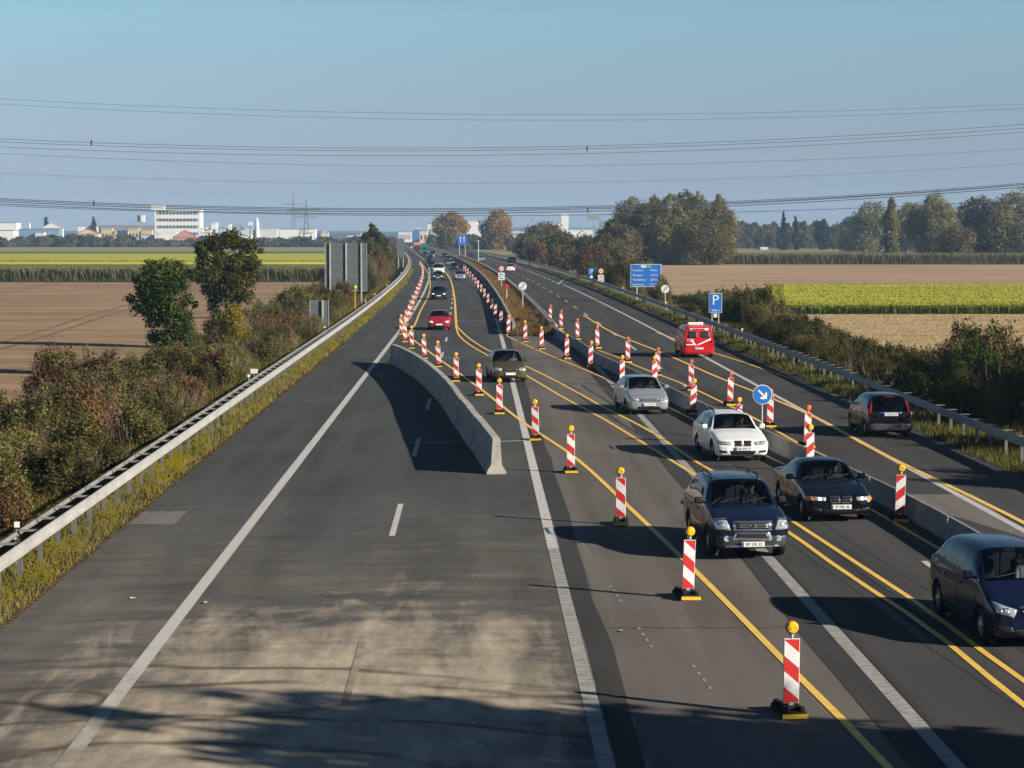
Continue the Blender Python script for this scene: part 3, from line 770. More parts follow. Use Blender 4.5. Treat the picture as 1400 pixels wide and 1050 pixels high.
for k, q in enumerate(DL):
    x0 = q[2]; d = 50.0
    # distance at which the post stands on its line
    y = [46.1, 94.3, 143, 198, 220, 258, 340][k]
    o = dp if first else copy_tree(dp); first = False
    o.location = (x0 + curve(y), y, -.12)
    tag(o, ordn(k, 'white delineator post with black band', 'behind the left guardrail'), 'delineator', 'delineators along the left guardrail')
for k, y in enumerate((89.4, 140, 194, 245, 300, 350, 420)):
    o = copy_tree(dp); o.location = (18.1 + curve(y), y, -.15)
    tag(o, ordn(k, 'white delineator post', 'behind the right guardrail'), 'delineator', 'delineators along the right guardrail')

# ------------------------------------------------------------------ signs
m_blue = mat('blue sign face', (0.012, 0.13, 0.46), 0.45, var=.06, scale=2); m_sgrey = mat('grey sign back', (0.11, 0.13, 0.135), 0.6, 0.2, var=.12, scale=1.5)
m_dark = mat('dark sign print', (0.03, 0.03, 0.035), 0.5); m_grn = mat('green sign field', (0.03, 0.30, 0.09), 0.5)
m_post = mat('sign post', (0.52, 0.52, 0.50), 0.5, 0.3)
def disc(r, y, m, name, parent, z, th=.02):
    M = Matrix.Translation((0, y, z)) @ Matrix.Rotation(math.pi / 2, 4, 'X')
    return MB().lathe([(.0001, -th), (r, -th), (r, th), (.0001, th)], 32, M, smooth=False).build(name, m, parent)
def board(w_, h_, z, y, m, name, parent, th=.03, ch=.0):
    return MB().box((0, y, z), (w_, th, h_), ch=ch).build(name, m, parent)
# blue keep-right sign on the barrier
x, y = G(1042, 587, .55)
s = empty('keep_right_sign', (x, y, .55)); s.rotation_euler.z = R(4)
MB().tube([(0, .04, 0), (0, .04, 1.45)], .025, 10).box((0, .04, -.02), (.2, .3, .04)).build('post', m_post, s)
disc(.345, 0, m_wht, 'rim', s, 1.22, .012); disc(.322, -.014, m_blue, 'sign_plate', s, 1.22, .006)
ar = MB(); c, q = math.cos(R(-45)), math.sin(R(-45))
AP = [(-.25, .04), (-.25, -.04), (.10, -.04), (.02, -.12), (.02, -.17), (.10, -.17), (.25, 0), (.10, .17), (.02, .17), (.02, .12), (.10, .04)]
ar.prism([((a * c - b * q) * .86, (a * q + b * c) * .86 + 1.22) for a, b in AP], -.026, -.021); ar.build('arrow', m_wht, s)
tag(s, 'round blue sign with white diagonal arrow on a pole atop the barrier', 'traffic sign')
# distance board
y = 222.0; xc = (883 - 700 + 49) / F * y
s = empty('distance_sign', (xc, y, -.4)); zc = CH - (376.5 - 318) / F * y + .4
bw, bh = 42 / F * y, 31 / F * y
board(bw, bh, zc, 0, m_wht, 'sign_rim', s, .05); board(bw - .1, bh - .1, zc, -.03, m_blue, 'sign_plate', s, .012)
for k in (-.58, .58): MB().tube([(k * bw * .5, .08, -.6), (k * bw * .5, .08, zc + bh / 2 - .1)], .06, 8).build('post', m_post, s)
def sgn(tx, px, pz, size, m, al='LEFT', sx=1.0): return text('lettering', tx, size, m, s, (px, -.039, zc + pz), FACE_CAM, al, .002, sx)
lz = [.26, .03, -.19, -.42]; hgt = .25
for k, (a, b_) in enumerate((('Frankfurt', '90 km'), ('Stuttgart', '110 km'), ('Heidelberg', '28 km'), ('Karlsruhe', '54 km'))):
    sgn(a, -bw * .43, lz[k] * bh * .92 - .03, hgt * 1.25, m_wht); sgn(b_, bw * .14, lz[k] * bh * .92 - .03, hgt * 1.25, m_wht)
MB().box((-.26, -.04, zc + bh * .40), (.56, .006, .25)).build('road_number_field', m_wht, s); MB().box((.36, -.04, zc + bh * .40), (.52, .006, .25)).build('road_number_field', m_grn, s)
text('lettering', '61', .24, m_blue, s, (-.26, -.046, zc + bh * .40), FACE_CAM, 'CENTER', .001); text('lettering', 'E 31', .24, m_wht, s, (.36, -.046, zc + bh * .40), FACE_CAM, 'CENTER', .001)
tag(s, 'large blue distance sign with white place names above the right guardrail', 'road sign')
# parking sign
y = 153.0; xc = (978.5 - 651) / F * y
s = empty('parking_sign', (xc, y, -.4)); zc = CH - (414 - 318) / F * y + .4; bw, bh = 18 / F * y, 27 / F * y
board(bw, bh, zc, 0, m_wht, 'sign_rim', s, .04); board(bw - .06, bh - .06, zc, -.024, m_blue, 'sign_plate', s, .01)
text('lettering', 'P', bh * .72, m_wht, s, (0, -.031, zc + bh * .13), FACE_CAM, 'CENTER', .002); text('lettering', '1000 m', bh * .17, m_wht, s, (0, -.031, zc - bh * .38), FACE_CAM, 'CENTER', .002)
board(.26, .3, zc - bh / 2 - .2, 0, m_wht, 'sub_plate', s, .03)
for k in (-.25, .25): MB().tube([(k, .06, -.6), (k, .06, zc + bh / 2 - .05)], .035, 8).build('post', m_post, s)
tag(s, 'upright blue parking sign with white P above the red van', 'traffic sign')
# end-of-limit discs
def end_sign(px, py, d, label, zb, nm='end_of_limit_sign'):
    s = empty(nm, ((px - 651) / F * d, d, zb)); zc = CH - (py - 318) / F * d - zb; r = 6.0 / F * d
    disc(r, 0, m_dark, 'rim', s, zc, .014); disc(r * .93, -.012, m_wht, 'sign_plate', s, zc, .008)
    for k in (-.14, .0, .14):
        MB().box((k * r * .8, -.024, zc - k * r * .8), (r * 1.55, .006, r * .07), M=Matrix.Rotation(R(-48), 3, 'Y')).build('diagonal_bar', m_dark, s)
    MB().tube([(0, .05, -.3), (0, .05, zc + r * .8)], .04, 8).build('post', m_post, s)
    tag(s, label, 'traffic sign', 'round end of limit signs')
end_sign(909.5, 395, 198, 'round white end of limit sign between the blue distance board and the parking sign', -.4)
end_sign(714.5, 391, 192, 'round white end of limit sign standing on the brown median', .05)
# small parking disc and stacked speed signs at the right edge, stacked sign in the median
y = 296; s = empty('parking_sign', ((808.5 - 651) / F * y, y, -.4)); zc = CH - (371 - 318) / F * y + .4
board(.95, 1.0, zc, 0, m_blue, 'sign_plate', s); text('lettering', 'P', .9, m_wht, s, (0, -.02, zc), FACE_CAM, 'CENTER', .002); board(.4, .35, zc - .78, 0, m_wht, 'sub_plate', s)
MB().tube([(0, .05, -.5), (0, .05, zc + .4)], .04, 8).build('post', m_post, s)
tag(s, 'small far blue parking sign left of the stacked white signs', 'traffic sign')
def stack_sign(px, ytop, d, zb, label):
    s = empty('speed_limit_sign', ((px - 651) / F * d, d, zb)); z = CH - (ytop - 318) / F * d - zb; r = .38
    disc(r, 0, m_red, 'rim', s, z - r, .014); disc(r * .74, -.012, m_wht, 'sign_plate', s, z - r, .008); text('lettering', '80', .36, m_dark, s, (0, -.024, z - r), FACE_CAM, 'CENTER', .001)
    for k in (1.08, 1.58):
        p = board(.82, .44, z - k - .05, 0, m_wht, 'sub_plate', s)
        MB().box((0, -.018, z - k - .05), (.5, .006, .1)).build('lorry_symbol', m_dark, p)
    MB().tube([(0, .05, -.3), (0, .05, z - .1)], .04, 8).build('post', m_post, s)
    tag(s, label, 'traffic sign')
stack_sign(821.5, 366.5, 280, -.4, 'speed limit disc above two white plates behind the right guardrail')
stack_sign(685.5, 363, 265, .05, 'speed limit disc above two white plates standing on the median')
# red topped post seen edge-on, far blue sign and thin poles in the median
y = 216; s = empty('marker_post', ((692.5 - 651) / F * y, y, .05)); zt = CH - (389 - 318) / F * y
MB().tube([(0, 0, 0), (0, 0, zt)], .05, 8).build('post', m_post, s); MB().box((0, 0, zt - .25), (.3, .5, .5), ch=.03).build('head', m_red, s)
tag(s, 'slim post with a red head on the brown median', 'marker post')
y = 640; s = empty('direction_sign', ((632 - 651) / F * y, y, 0)); zc = CH - (328 - 318) / F * y
board(3.0, 3.0, zc, 0, m_blue, 'sign_plate', s, .1)
b = MB()
for k in (-.55, .55): b.box((k, -.07, zc - .1), (.22, .02, 1.5)); b.add([(k - .4, -.08, zc + .5), (k + .4, -.08, zc + .5), (k, -.08, zc + 1.1)], [(0, 1, 2)])
b.build('arrow', m_wht, s)
for k in (-.9, .9): MB().tube([(k, .1, 0), (k, .1, zc + 1.2)], .09, 8).build('post', m_post, s)
tag(s, 'far square blue lane sign on two posts in the median', 'road sign')
for px, d in ((654, 480),):
    s = tag(MB().tube([((px - 651) / F * d, d, 0), ((px - 651) / F * d, d, 5.5)], .09, 8).tube([((px - 651) / F * d - .5, d, 5.5), ((px - 651) / F * d + .5, d, 5.5)], .08, 6).build('marker_post', m_post), 'thin bare post in the far median beside the blue lane sign', 'marker post')
# backs of signs on the left
def back_sign(x0, x1, yt, yb, d, posts, zb, label, slats):
    s = empty('motorway_sign', ((x0 + x1) / 2 / F * d - 651 / F * d, d, zb)); wd = (x1 - x0) / F * d; zt = CH - (yt - 318) / F * d - zb; z0 = CH - (yb - 318) / F * d - zb
    mb = MB().box((0, 0, (zt + z0) / 2), (wd, .04, zt - z0)); mb.build('sign_plate', m_sgrey, s)
    fr = MB()
    for sx in (-1, 1): fr.box((sx * (wd / 2 + .02), -.01, (zt + z0) / 2), (.05, .07, zt - z0))
    fr.box((0, -.01, z0 - .02), (wd, .07, .05)); fr.build('frame', m_gal, s)
    sl = MB()
    for k in range(slats): sl.box((0, -.035, z0 + (zt - z0) * (k + .5) / slats), (wd * .97, .03, .05))
    if slats: sl.build('stiffener', m_sgrey, s)
    for k, zz in posts: MB().box((k * wd / 2, -.1, (zz + zt) / 2), (.14, .12, zt - zz), ch=.02).build('post', m_galw, s)
    tag(s, label, 'sign')
back_sign(445.5, 501.5, 332, 397, 208, [(-.78, -1.6), (0, -1.2), (.74, -.6)], -.4, 'large grey back of a motorway sign on three pale posts', 6)
back_sign(424.5, 449, 410, 447, 152, [(.36, -.5)], -.4, 'small grey back of a sign beside the left guardrail', 3)
y = 188; s = empty('lamp_post', ((485.5 - 651) / F * y, y, -.2)); zt = CH - (394 - 318) / F * y + .2
MB().tube([(0, 0, 0), (0, 0, zt)], .035, 8).build('post', m_yel, s); MB().lathe([(.0001, -.16), (.14, -.14), (.17, 0), (.14, .14), (.0001, .16)], 14, Matrix.Translation((0, 0, zt + .1))).build('lamp', m_yel, s)
tag(s, 'thin yellow post with a round lamp before the large grey sign back', 'lamp post')
y = 97; s = empty('marker_plate', (-10.45, y, -.1)); MB().tube([(0, 0, 0), (0, 0, .95)], .02, 8).build('post', m_gal, s); board(.34, .22, 1.0, -.02, m_wht, 'plate', s)
tag(s, 'small white plate on a short post behind the left guardrail', 'marker plate')
y = 430; s = empty('gantry_sign', ((548 - 651) / F * y, y, 0)); MB().box((0, 0, 4.2), (1.6, .1, 4.0)).build('sign_plate', m_sgrey, s); MB().tube([(-.5, .1, 0), (-.5, .1, 6)], .08).tube([(.5, .1, 0), (.5, .1, 6)], .08).build('post', m_gal, s)
tag(s, 'narrow grey sign back far along the left guardrail', 'sign')
# ------------------------------------------------------------------ vehicles
m_glass = glassmat('car window glass', (0.66, 0.70, 0.70)); m_tint = glassmat('tinted glass', (0.22, 0.25, 0.26))
m_tyre = mat('tyre rubber', (0.018, 0.018, 0.019), 0.8, bump=.2, scale=10); m_rim = mat('alloy rim', (0.42, 0.43, 0.44), 0.35, 0.8)
m_chr = mat('chrome', (0.75, 0.76, 0.78), 0.12, 0.95); m_black = mat('black trim', (0.014, 0.014, 0.015), 0.45); m_under = mat('underbody', (0.008, 0.008, 0.008), 0.9)
m_int = mat('cabin trim', (0.03, 0.03, 0.032), 0.8); m_seat = mat('seat cloth', (0.075, 0.075, 0.08), 0.9)
m_hl = mat('headlamp glass', (0.62, 0.65, 0.68), 0.08, 0.55, var=.35, scale=14); m_amber = mat('amber indicator', (0.75, 0.22, 0.03), 0.25); m_tail = mat('tail lamp red', (0.16, 0.008, 0.008), 0.25)
m_lit = mat('lit headlamp', (1.0, 0.93, 0.8), 0.3, emit=3.0); m_plate = mat('number plate', (0.70, 0.70, 0.68), 0.5); m_eu = mat('blue plate band', (0.02, 0.10, 0.45), 0.5)
def paint(name, c, metal=0.0, rough=0.25): return mat(name, c, rough, metal, coat=0.3, spec=0.3)

def pchip(P, t):
    P = np.asarray(P, float); n = len(P); d = np.diff(P, axis=0); m = np.zeros_like(P); m[0] = d[0]; m[-1] = d[-1]
    a, b = d[:-1], d[1:]; s = (a * b) > 0
    with np.errstate(divide='ignore', invalid='ignore'): hm = np.where(s, 2 * a * b / (a + b), 0)
    m[1:-1] = np.where(s, hm, 0)
    t = np.clip(np.asarray(t, float), 0, n - 1); i = np.minimum(t.astype(int), n - 2); u = (t - i).reshape(-1, *([1] * (P.ndim - 1)))
    return (2*u**3 - 3*u**2 + 1) * P[i] + (u**3 - 2*u**2 + u) * m[i] + (-2*u**3 + 3*u**2) * P[i + 1] + (u**3 - u**2) * m[i + 1]

def sect(y, w_, zb, belt, zt, wr=None, side=.62):
    """half cross-section, eight points from the keel to the crown"""
    if wr is None:
        zm = min(side, zt - .14)
        return [(0, y, zb), (.82 * w_, y, zb), (.965 * w_, y, zb + .11), (w_, y, max(zm, zb + .16)), (.965 * w_, y, zt - .085), (.84 * w_, y, zt - .015), (.45 * w_, y, zt + .012), (0, y, zt + .022)]
    return [(0, y, zb), (.84 * w_, y, zb), (.975 * w_, y, zb + .12), (w_, y, side), (.955 * w_, y, belt), (wr, y, zt - .075), (.62 * wr, y, zt - .008), (0, y, zt + .006)]

def make_car(name, label, p, col, group=None, lod=2):
    """car body as one smooth skin over cross-sections; windows, doors and lamps are cut from or laid on that skin"""
    W = p['W'] / 2; L = p['L']; H = p['H']; zb = p.get('clr', .19); hf = p['hood_f']; cz = p['cowl_z']; cy = p['cowl_y']; bf = cz - .07; br = p.get('belt_r', bf + .03)
    rf, rr, dy, dz = p['roof_f'], p['roof_r'], p['deck_y'], p['deck_z']; wr = p.get('wr', .70) * W; side = p.get('side', .60)
    noz = p.get('nose', .22)
    S = [sect(0, .60 * W, zb + .14, 0, hf - .17, side=side), sect(.045, .82 * W, zb + .06, 0, hf - .10, side=side), sect(noz * .6, .945 * W, zb + .02, 0, hf - .045, side=side), sect(noz * 1.7, .99 * W, zb, 0, hf + .02, side=side)]
    S.append(sect((noz * 1.7 + cy) / 2, W, zb, 0, (hf + .02 + cz) / 2 + .02, side=side)); ic = len(S)
    S.append(sect(cy, W, zb, bf, cz, .84 * W, side)); S[-1][4] = (.955 * W, cy, bf); S[-1][5] = (.84 * W, cy, cz - .03); S[-1][6] = (.45 * W, cy - .05, cz); S[-1][7] = (0, cy - .07, cz + .005)
    irf = len(S); S.append(sect(rf, W, zb, bf + .01, H - .03, wr + .015, side))
    S.append(sect((rf * .55 + rr * .45), W, zb, (bf + br) / 2, H, wr + .01, side))
    irr = len(S); S.append(sect(rr, W, zb, br, H - p.get('roof_drop', .04), wr, side)); idk = len(S)
    S.append(sect(dy, W * p.get('wtail', .985), zb, br, dz, .82 * W, side)); S[-1][5] = (p.get('wdeck', .80) * W, dy, dz - .02); S[-1][6] = (.45 * W, dy + .02, dz); S[-1][7] = (0, dy + .03, dz)
    yt = L
    if yt - dy > .3:
        S.append(sect((dy + yt) / 2 - .02, .975 * W, zb + .01, 0, dz + .0, side=side)); S.append(sect(yt - .09, .945 * W, zb + .03, 0, dz - .02, side=side))
    else: S.append(sect(yt - .05, .955 * W, zb + .03, 0, dz - .04, side=side))
    S.append(sect(yt - .02, .88 * W, zb + .06, 0, dz - .10, side=side)); S.append(sect(yt, .70 * W, zb + .10, 0, dz - .17, side=side))
    S = np.array(S, float); nS = len(S)
    ks = (7 if lod == 2 else 4 if lod == 1 else 2); kv = (7 if lod == 2 else 3 if lod == 1 else 2)
    sv = np.linspace(0, nS - 1, (nS - 1) * ks + 1); vv = np.linspace(0, 7, 7 * kv + 1)
    Sv = np.stack([pchip(S[i], vv) for i in range(nS)])               # nS x nv x 3
    Gd = pchip(Sv, sv)                                                 # ns x nv x 3
    ns, nv = Gd.shape[:2]
    def Ps(s, v): return pchip(pchip(Sv, [s])[0], [v * kv])[0]
    yrow = Gd[:, 3 * kv, 1]
    s_at = lambda y: float(np.interp(y, yrow, sv))
    wheels = [(p['ax_f'], p['wr_']), (p['ax_r'], p['wr_'])]
    # openings
    sB = s_at(p.get('yB', (rf + rr) / 2)); sC = s_at(p['yC']) if p.get('yC') else 99
    side_end = s_at(p['side_end'])
    pil = .07 if lod else .1
    def region(s, v):
        if ic + .06 < s < irf - .02 and v > 5.10: return 1
        if irr + .10 < s < idk - .05 and v > 5.12 and p.get('rear_glass', True): return 2
        if ic + .30 < s < side_end and 4.10 < v < 4.92:
            hb = (bf + (br - bf)); 
            if abs(s - sB) < .055 or abs(s - sC) < .07: return 0
            return 3
        return 0
    V = {'body': [], 1: [], 2: [], 3: []}; cells = {0: [], 1: [], 2: [], 3: []}
    dele = np.zeros((ns - 1, nv - 1), bool)
    for i in range(ns - 1):
        for j in range(nv - 1):
            s = (sv[i] + sv[i + 1]) / 2; v = (vv[j] + vv[j + 1]) / 2; c = (Gd[i, j] + Gd[i + 1, j + 1]) / 2
            if .9 < v < 4.6:
                for ya, rw in wheels:
                    if (c[1] - ya) ** 2 + (c[2] - rw) ** 2 < (rw + .055) ** 2: dele[i, j] = True
            if not dele[i, j]: cells[region(s, v)].append((i, j))
    # snap the ragged arch edge onto the wheel-arch circle
    for i in range(ns):
        for j in range(nv):
            nb = [(a, b) for a in (i - 1, i) for b in (j - 1, j) if 0 <= a < ns - 1 and 0 <= b < nv - 1]
            k = sum(dele[a, b] for a, b in nb)
            if 0 < k < len(nb):
                ya, rw = min(wheels, key=lambda q: abs(q[0] - Gd[i, j, 1])); q = Gd[i, j]; dd = np.hypot(q[1] - ya, q[2] - rw)
                if dd > 1e-4: Gd[i, j, 1] = ya + (q[1] - ya) / dd * (rw + .055); Gd[i, j, 2] = rw + (q[2] - rw) / dd * (rw + .055)
    root = empty(name); y0 = (p['ax_f'] + p['ax_r']) / 2
    off = np.array([0, -y0, 0.0])
    def skin(nm, cl, m, caps=False, parent=root, only=0):
        bm = bmesh.new(); mp = {}
        def vert(i, j, sx):
            key = (i, j, sx if vv[j] not in (0, 7) else 1)
            if key not in mp:
                q = Gd[i, j] + off; mp[key] = bm.verts.new((q[0] * sx, q[1], q[2]))
            return mp[key]
        for i, j in cl:
            for sx in ((only,) if only else (1, -1)):
                q = [vert(i, j, sx), vert(i + 1, j, sx), vert(i + 1, j + 1, sx), vert(i, j + 1, sx)]
                if sx < 0: q = q[::-1]
                try: f = bm.faces.new(q); f.smooth = True
                except ValueError: pass
        if caps:
            for i in (0, ns - 1):
                ring = [vert(i, j, 1) for j in range(nv)] + [vert(i, j, -1) for j in range(nv - 2, 0, -1)]
                f = bm.faces.new(ring if i == 0 else ring[::-1])
        bmesh.ops.recalc_face_normals(bm, faces=bm.faces)
        me = bpy.data.meshes.new(nm); bm.to_mesh(me); bm.free(); me.materials.append(m)
        return link(nm, me, parent)
    body = skin('body', cells[0], col, True)
    if cells[1]: skin('windscreen', cells[1], m_glass)
    if cells[2]: skin('rear_window', cells[2], m_tint if lod else m_glass)
    if cells[3]:
        rows = sorted({i for i, j in cells[3]}); run = [[rows[0]]]
        for i in rows[1:]: (run[-1].append(i) if i == run[-1][-1] + 1 else run.append([i]))
        for rr_ in run:
            cl = [q for q in cells[3] if q[0] in rr_]
            for sgn_ in (1, -1): skin('side_window', cl, p.get('side_glass', m_tint), only=sgn_)
    # full surface for laying lamps and plates on
    Vs = []; Fs = []
    for sx in (1, -1):
        b0 = len(Vs); Vs += [(q[0] * sx, q[1] - y0, q[2]) for q in Gd.reshape(-1, 3)]
        Fs += [(b0 + i * nv + j, b0 + (i + 1) * nv + j, b0 + (i + 1) * nv + j + 1, b0 + i * nv + j + 1) for i in range(ns - 1) for j in range(nv - 1)]
    for i in (0, ns - 1):
        ring = [(Gd[i, j, 0], Gd[i, j, 1] - y0, Gd[i, j, 2]) for j in range(nv)] + [(-Gd[i, j, 0], Gd[i, j, 1] - y0, Gd[i, j, 2]) for j in range(nv - 2, 0, -1)]
        b0 = len(Vs); Vs += ring; Fs.append(tuple(range(b0, b0 + len(ring))))
    bvh = BVHTree.FromPolygons(Vs, Fs)
    def lay(nm, quad, m, end=-1, push=.006, parent=root, nx=8, nz=5, thick=.03, bulge=0.0):
        """quad [(x,z) bl, br, tr, tl] pressed onto the nose (end=-1) or the tail (+1)"""
        pts = np.zeros((nz + 1, nx + 1, 3)); q = np.array(quad, float)
        for a in range(nz + 1):
            for b in range(nx + 1):
                u, v = b / nx, a / nz
                xz = (1 - v) * ((1 - u) * q[0] + u * q[1]) + v * ((1 - u) * q[3] + u * q[2])
                h = bvh.ray_cast(Vector((xz[0], end * 6, xz[1])), Vector((0, -end, 0)))
                for _ in range(30):      # past the body's edge: draw the patch in until it lies on the skin
                    if h[0] is not None: break
                    xz = xz * np.array([.985, 1.0]); h = bvh.ray_cast(Vector((xz[0], end * 6, xz[1])), Vector((0, -end, 0)))
                yy = h[0].y if h[0] is not None else end * (L / 2 - .15)
                pts[a, b] = (xz[0], yy + end * (push + bulge * math.sin(math.pi * u) * math.sin(math.pi * v)), xz[1])
        mb = MB(); V = [tuple(x) for x in pts.reshape(-1, 3)]; n = nx + 1
        back = [(x, y - end * thick, z) for x, y, z in V]
        Fc = [(a * n + b, a * n + b + 1, (a + 1) * n + b + 1, (a + 1) * n + b) for a in range(nz) for b in range(nx)]
        edge = [b for b in range(nx + 1)] + [a * n + nx for a in range(1, nz + 1)] + [nz * n + b for b in range(nx - 1, -1, -1)] + [a * n for a in range(nz - 1, 0, -1)]
        N = len(V); Fc += [(edge[k], edge[k] + N, edge[(k + 1) % len(edge)] + N, edge[(k + 1) % len(edge)]) for k in range(len(edge))]
        mb.add(V + back, Fc, 0, True)
        return mb.build(nm, m, parent, True)
    mir = lambda q: [(-q[1][0], q[1][1]), (-q[0][0], q[0][1]), (-q[3][0], q[3][1]), (-q[2][0], q[2][1])]
    # chassis floor, cabin, wheels
    MB().box((0, L / 2 - y0, zb + .14), (2 * W * .60, L * .86, .26)).build('chassis', m_under, root)
    if lod:
        it = MB(); it.box((0, cy + .22 - y0, cz - .16), (1.55 * W, .5, .22), ch=.05)
        it.box((0, (cy + dy) / 2 - y0, zb + .32), (1.6 * W, dy - cy, .1))
        it.box((W * .42, cy + .42 - y0, cz - .05), (.34, .06, .10), ch=.02)
        for yy in ([rf + .55, rf + 1.4] if rr - rf > 1.0 else [rf + .5, rf + 1.2]):
            for sx in ((-1, 1) if yy < rf + 1 else (-1, 0, 1)):
                if yy + .2 > dy: continue
                it.box((sx * W * .44, yy - y0, zb + .72), (.46, .14, .72), ch=.06); it.box((sx * W * .44, yy + .03 - y0, zb + 1.08 + (H - 1.45) * .5), (.25, .09, .16), ch=.04)
                it.box((sx * W * .44, yy - .25 - y0, zb + .42), (.46, .5, .14), ch=.04)
        it.build('cabin', m_seat, root)
        sw = MB(); sw.lathe([(.185, -.012), (.20, 0), (.185, .012), (.172, 0), (.185, -.012)], 18, Matrix.Translation((W * .44, cy + .56 - y0, cz - .06)) @ Matrix.Rotation(R(65), 4, 'X'))
        sw.build('steering_wheel', m_int, root)
    for ya, rw in wheels:
        for sx in (-1, 1):
            M = Matrix.Translation((sx * (W - .105), ya - y0, rw + .0)) @ Matrix.Rotation(R(90) * sx, 4, 'Y')
            wl = MB().lathe([(.0001, -.085), (rw * .62, -.09), (rw * .93, -.095), (rw, -.07), (rw, .07), (rw * .93, .095), (rw * .66, .098), (rw * .62, .06)], 24 if lod else 12, M).build('wheel', m_tyre, root)
            rm = MB(); rm.lathe([(rw * .66, .085), (rw * .60, .05), (rw * .57, .02), (.0001, .015)], 20 if lod else 10, M)
            if lod == 2:
                for k in range(5):
                    A = M @ Matrix.Rotation(R(72 * k), 4, 'Z')
                    V = [A @ Vector(q) for q in ((.03, -.045, .075), (rw * .6, -.03, .06), (rw * .6, .03, .06), (.03, .045, .075), (.03, -.045, .03), (rw * .6, -.03, .03), (rw * .6, .03, .03), (.03, .045, .03))]
                    rm.add(V, [(0, 1, 2, 3), (0, 4, 5, 1), (1, 5, 6, 2), (2, 6, 7, 3), (3, 7, 4, 0)])
                rm.lathe([(.075, .03), (.07, .085), (.0001, .09)], 12, M)
            rm.build('rim', m_rim, wl)
    # mirrors
    if lod:
        for sx in (-1, 1):
            mb = MB().box((sx * (W + .08), cy + .30 - y0, cz + .05), (.20, .12, .15), ch=.04); mb.box((sx * (W - .03), cy + .33 - y0, cz + .0), (.12, .05, .05))
            mr = mb.build('wing_mirror', p.get('mirror', col), root)
            MB().box((sx * (W + .08), cy + .363 - y0, cz + .05), (.16, .008, .11)).build('mirror_glass', m_chr, mr)
    # doors: thin raised skins with handles on the near cars
    if lod == 2:
        hz = br - .10
        for sx in (-1, 1):
            for ya, yb_ in ((cy + .12, p['yB']), (p['yB'] + .03, p.get('door_end', p['yB'] + .95))):
                n_, k_ = 12, 8; V = []
                sa, sb = s_at(ya), s_at(yb_)
                for a in range(n_ + 1):
                    for b in range(k_ + 1):
                        q = Ps(sa + (sb - sa) * a / n_, 1.9 + 2.02 * b / k_); e = 0.0045
                        V.append((sx * (q[0] + e), q[1] - y0, q[2]))
                Fc = [(a * (k_ + 1) + b, (a + 1) * (k_ + 1) + b, (a + 1) * (k_ + 1) + b + 1, a * (k_ + 1) + b + 1) for a in range(n_) for b in range(k_)]
                inside = []
                for f in Fc:
                    c = np.mean([V[i] for i in f], 0)
                    if all((c[1] + y0 - wy) ** 2 + (c[2] - rw) ** 2 > (rw + .10) ** 2 for wy, rw in wheels): inside.append(f)
                d_ = MB().add(V, inside, 0, True).build('door', col, root, False)
                q = Ps(s_at(yb_ - .17), 3.62)
                MB().box((sx * (q[0] + .02), q[1] - y0, q[2]), (.03, .17, .03), ch=.008).build('handle', p.get('handle', col), d_)
    # nose
    def zf(f): return zb + (hf - zb) * f
    hl = p.get('headlamp', [(.52, .70), (.93, .74), (.93, .98), (.55, .93)])
    q = [(x * W, zf(z)) for x, z in hl]
    for qq in (q, mir(q)):
        h = lay('headlight', qq, m_hl, push=.008, bulge=.015)
        cx = sum(a for a, _ in qq) / 4; czz = sum(b for _, b in qq) / 4
        if p.get('lit') and lod:
            bb = lay('bulb', [(cx - .035, czz - .03), (cx + .035, czz - .03), (cx + .035, czz + .035), (cx - .035, czz + .035)], m_lit, push=.03, parent=h, nx=3, nz=3)
        elif lod:
            sgx = 1 if cx > 0 else -1
            lay('bulb', [(cx - .05, czz - .035), (cx + .05, czz - .035), (cx + .04, czz + .05), (cx - .04, czz + .05)], m_chr, push=.027, parent=h, nx=4, nz=4, bulge=-.02)
            if lod == 2: lay('reflector', [(cx + sgx * .10 - .03, czz - .03), (cx + sgx * .10 + .03, czz - .03), (cx + sgx * .10 + .03, czz + .03), (cx + sgx * .10 - .03, czz + .03)], p.get('indicator', m_chr), push=.02, parent=h, nx=3, nz=3)
    if p.get('corner'):
        q = [(x * W, zf(z)) for x, z in p['corner']]
        for qq in (q, mir(q)): lay('indicator', qq, m_amber, push=.008)
    g = p.get('grille', 'slot')
    if g == 'kidney':
        for sx in (-1, 1):
            q = [(.035, zf(.62)), (.25, zf(.62)), (.27, zf(.88)), (.05, zf(.88))]; q = q if sx > 0 else mir(q)
            s_ = [(a * 1.0 + (.02 if (a > 0) == (k in (1, 2)) else -.02) * (1 if a > 0 or True else 1), b) for k, (a, b) in enumerate(q)]
            o = lay('grille', [(q[0][0] - .015, q[0][1] - .015), (q[1][0] + .015, q[1][1] - .015), (q[2][0] + .015, q[2][1] + .015), (q[3][0] - .015, q[3][1] + .015)], m_chr if p.get('chrome', True) else col, push=.012)
            lay('grille_insert', q, m_black, push=.017, parent=o)
            for k in range(1, 6):
                t = k / 6; xb = q[0][0] + (q[1][0] - q[0][0]) * t; xt = q[3][0] + (q[2][0] - q[3][0]) * t
                lay('slat', [(xb - .004, q[0][1] + .01), (xb + .004, q[0][1] + .01), (xt + .004, q[2][1] - .01), (xt - .004, q[2][1] - .01)], m_under, push=.021, parent=o, nx=1, nz=3, thick=.006)
    elif g == 'bars':
        o = lay('grille', [(-.30, zf(.60)), (.30, zf(.60)), (.40, zf(.93)), (-.40, zf(.93))], m_black, push=.012)
        for f in (.64, .75, .86): lay('slat', [(-.31 - (f - .6) * .3, zf(f)), (.31 + (f - .6) * .3, zf(f)), (.325 + (f - .6) * .3, zf(f + .05)), (-.325 - (f - .6) * .3, zf(f + .05))], m_chr, push=.03, parent=o)
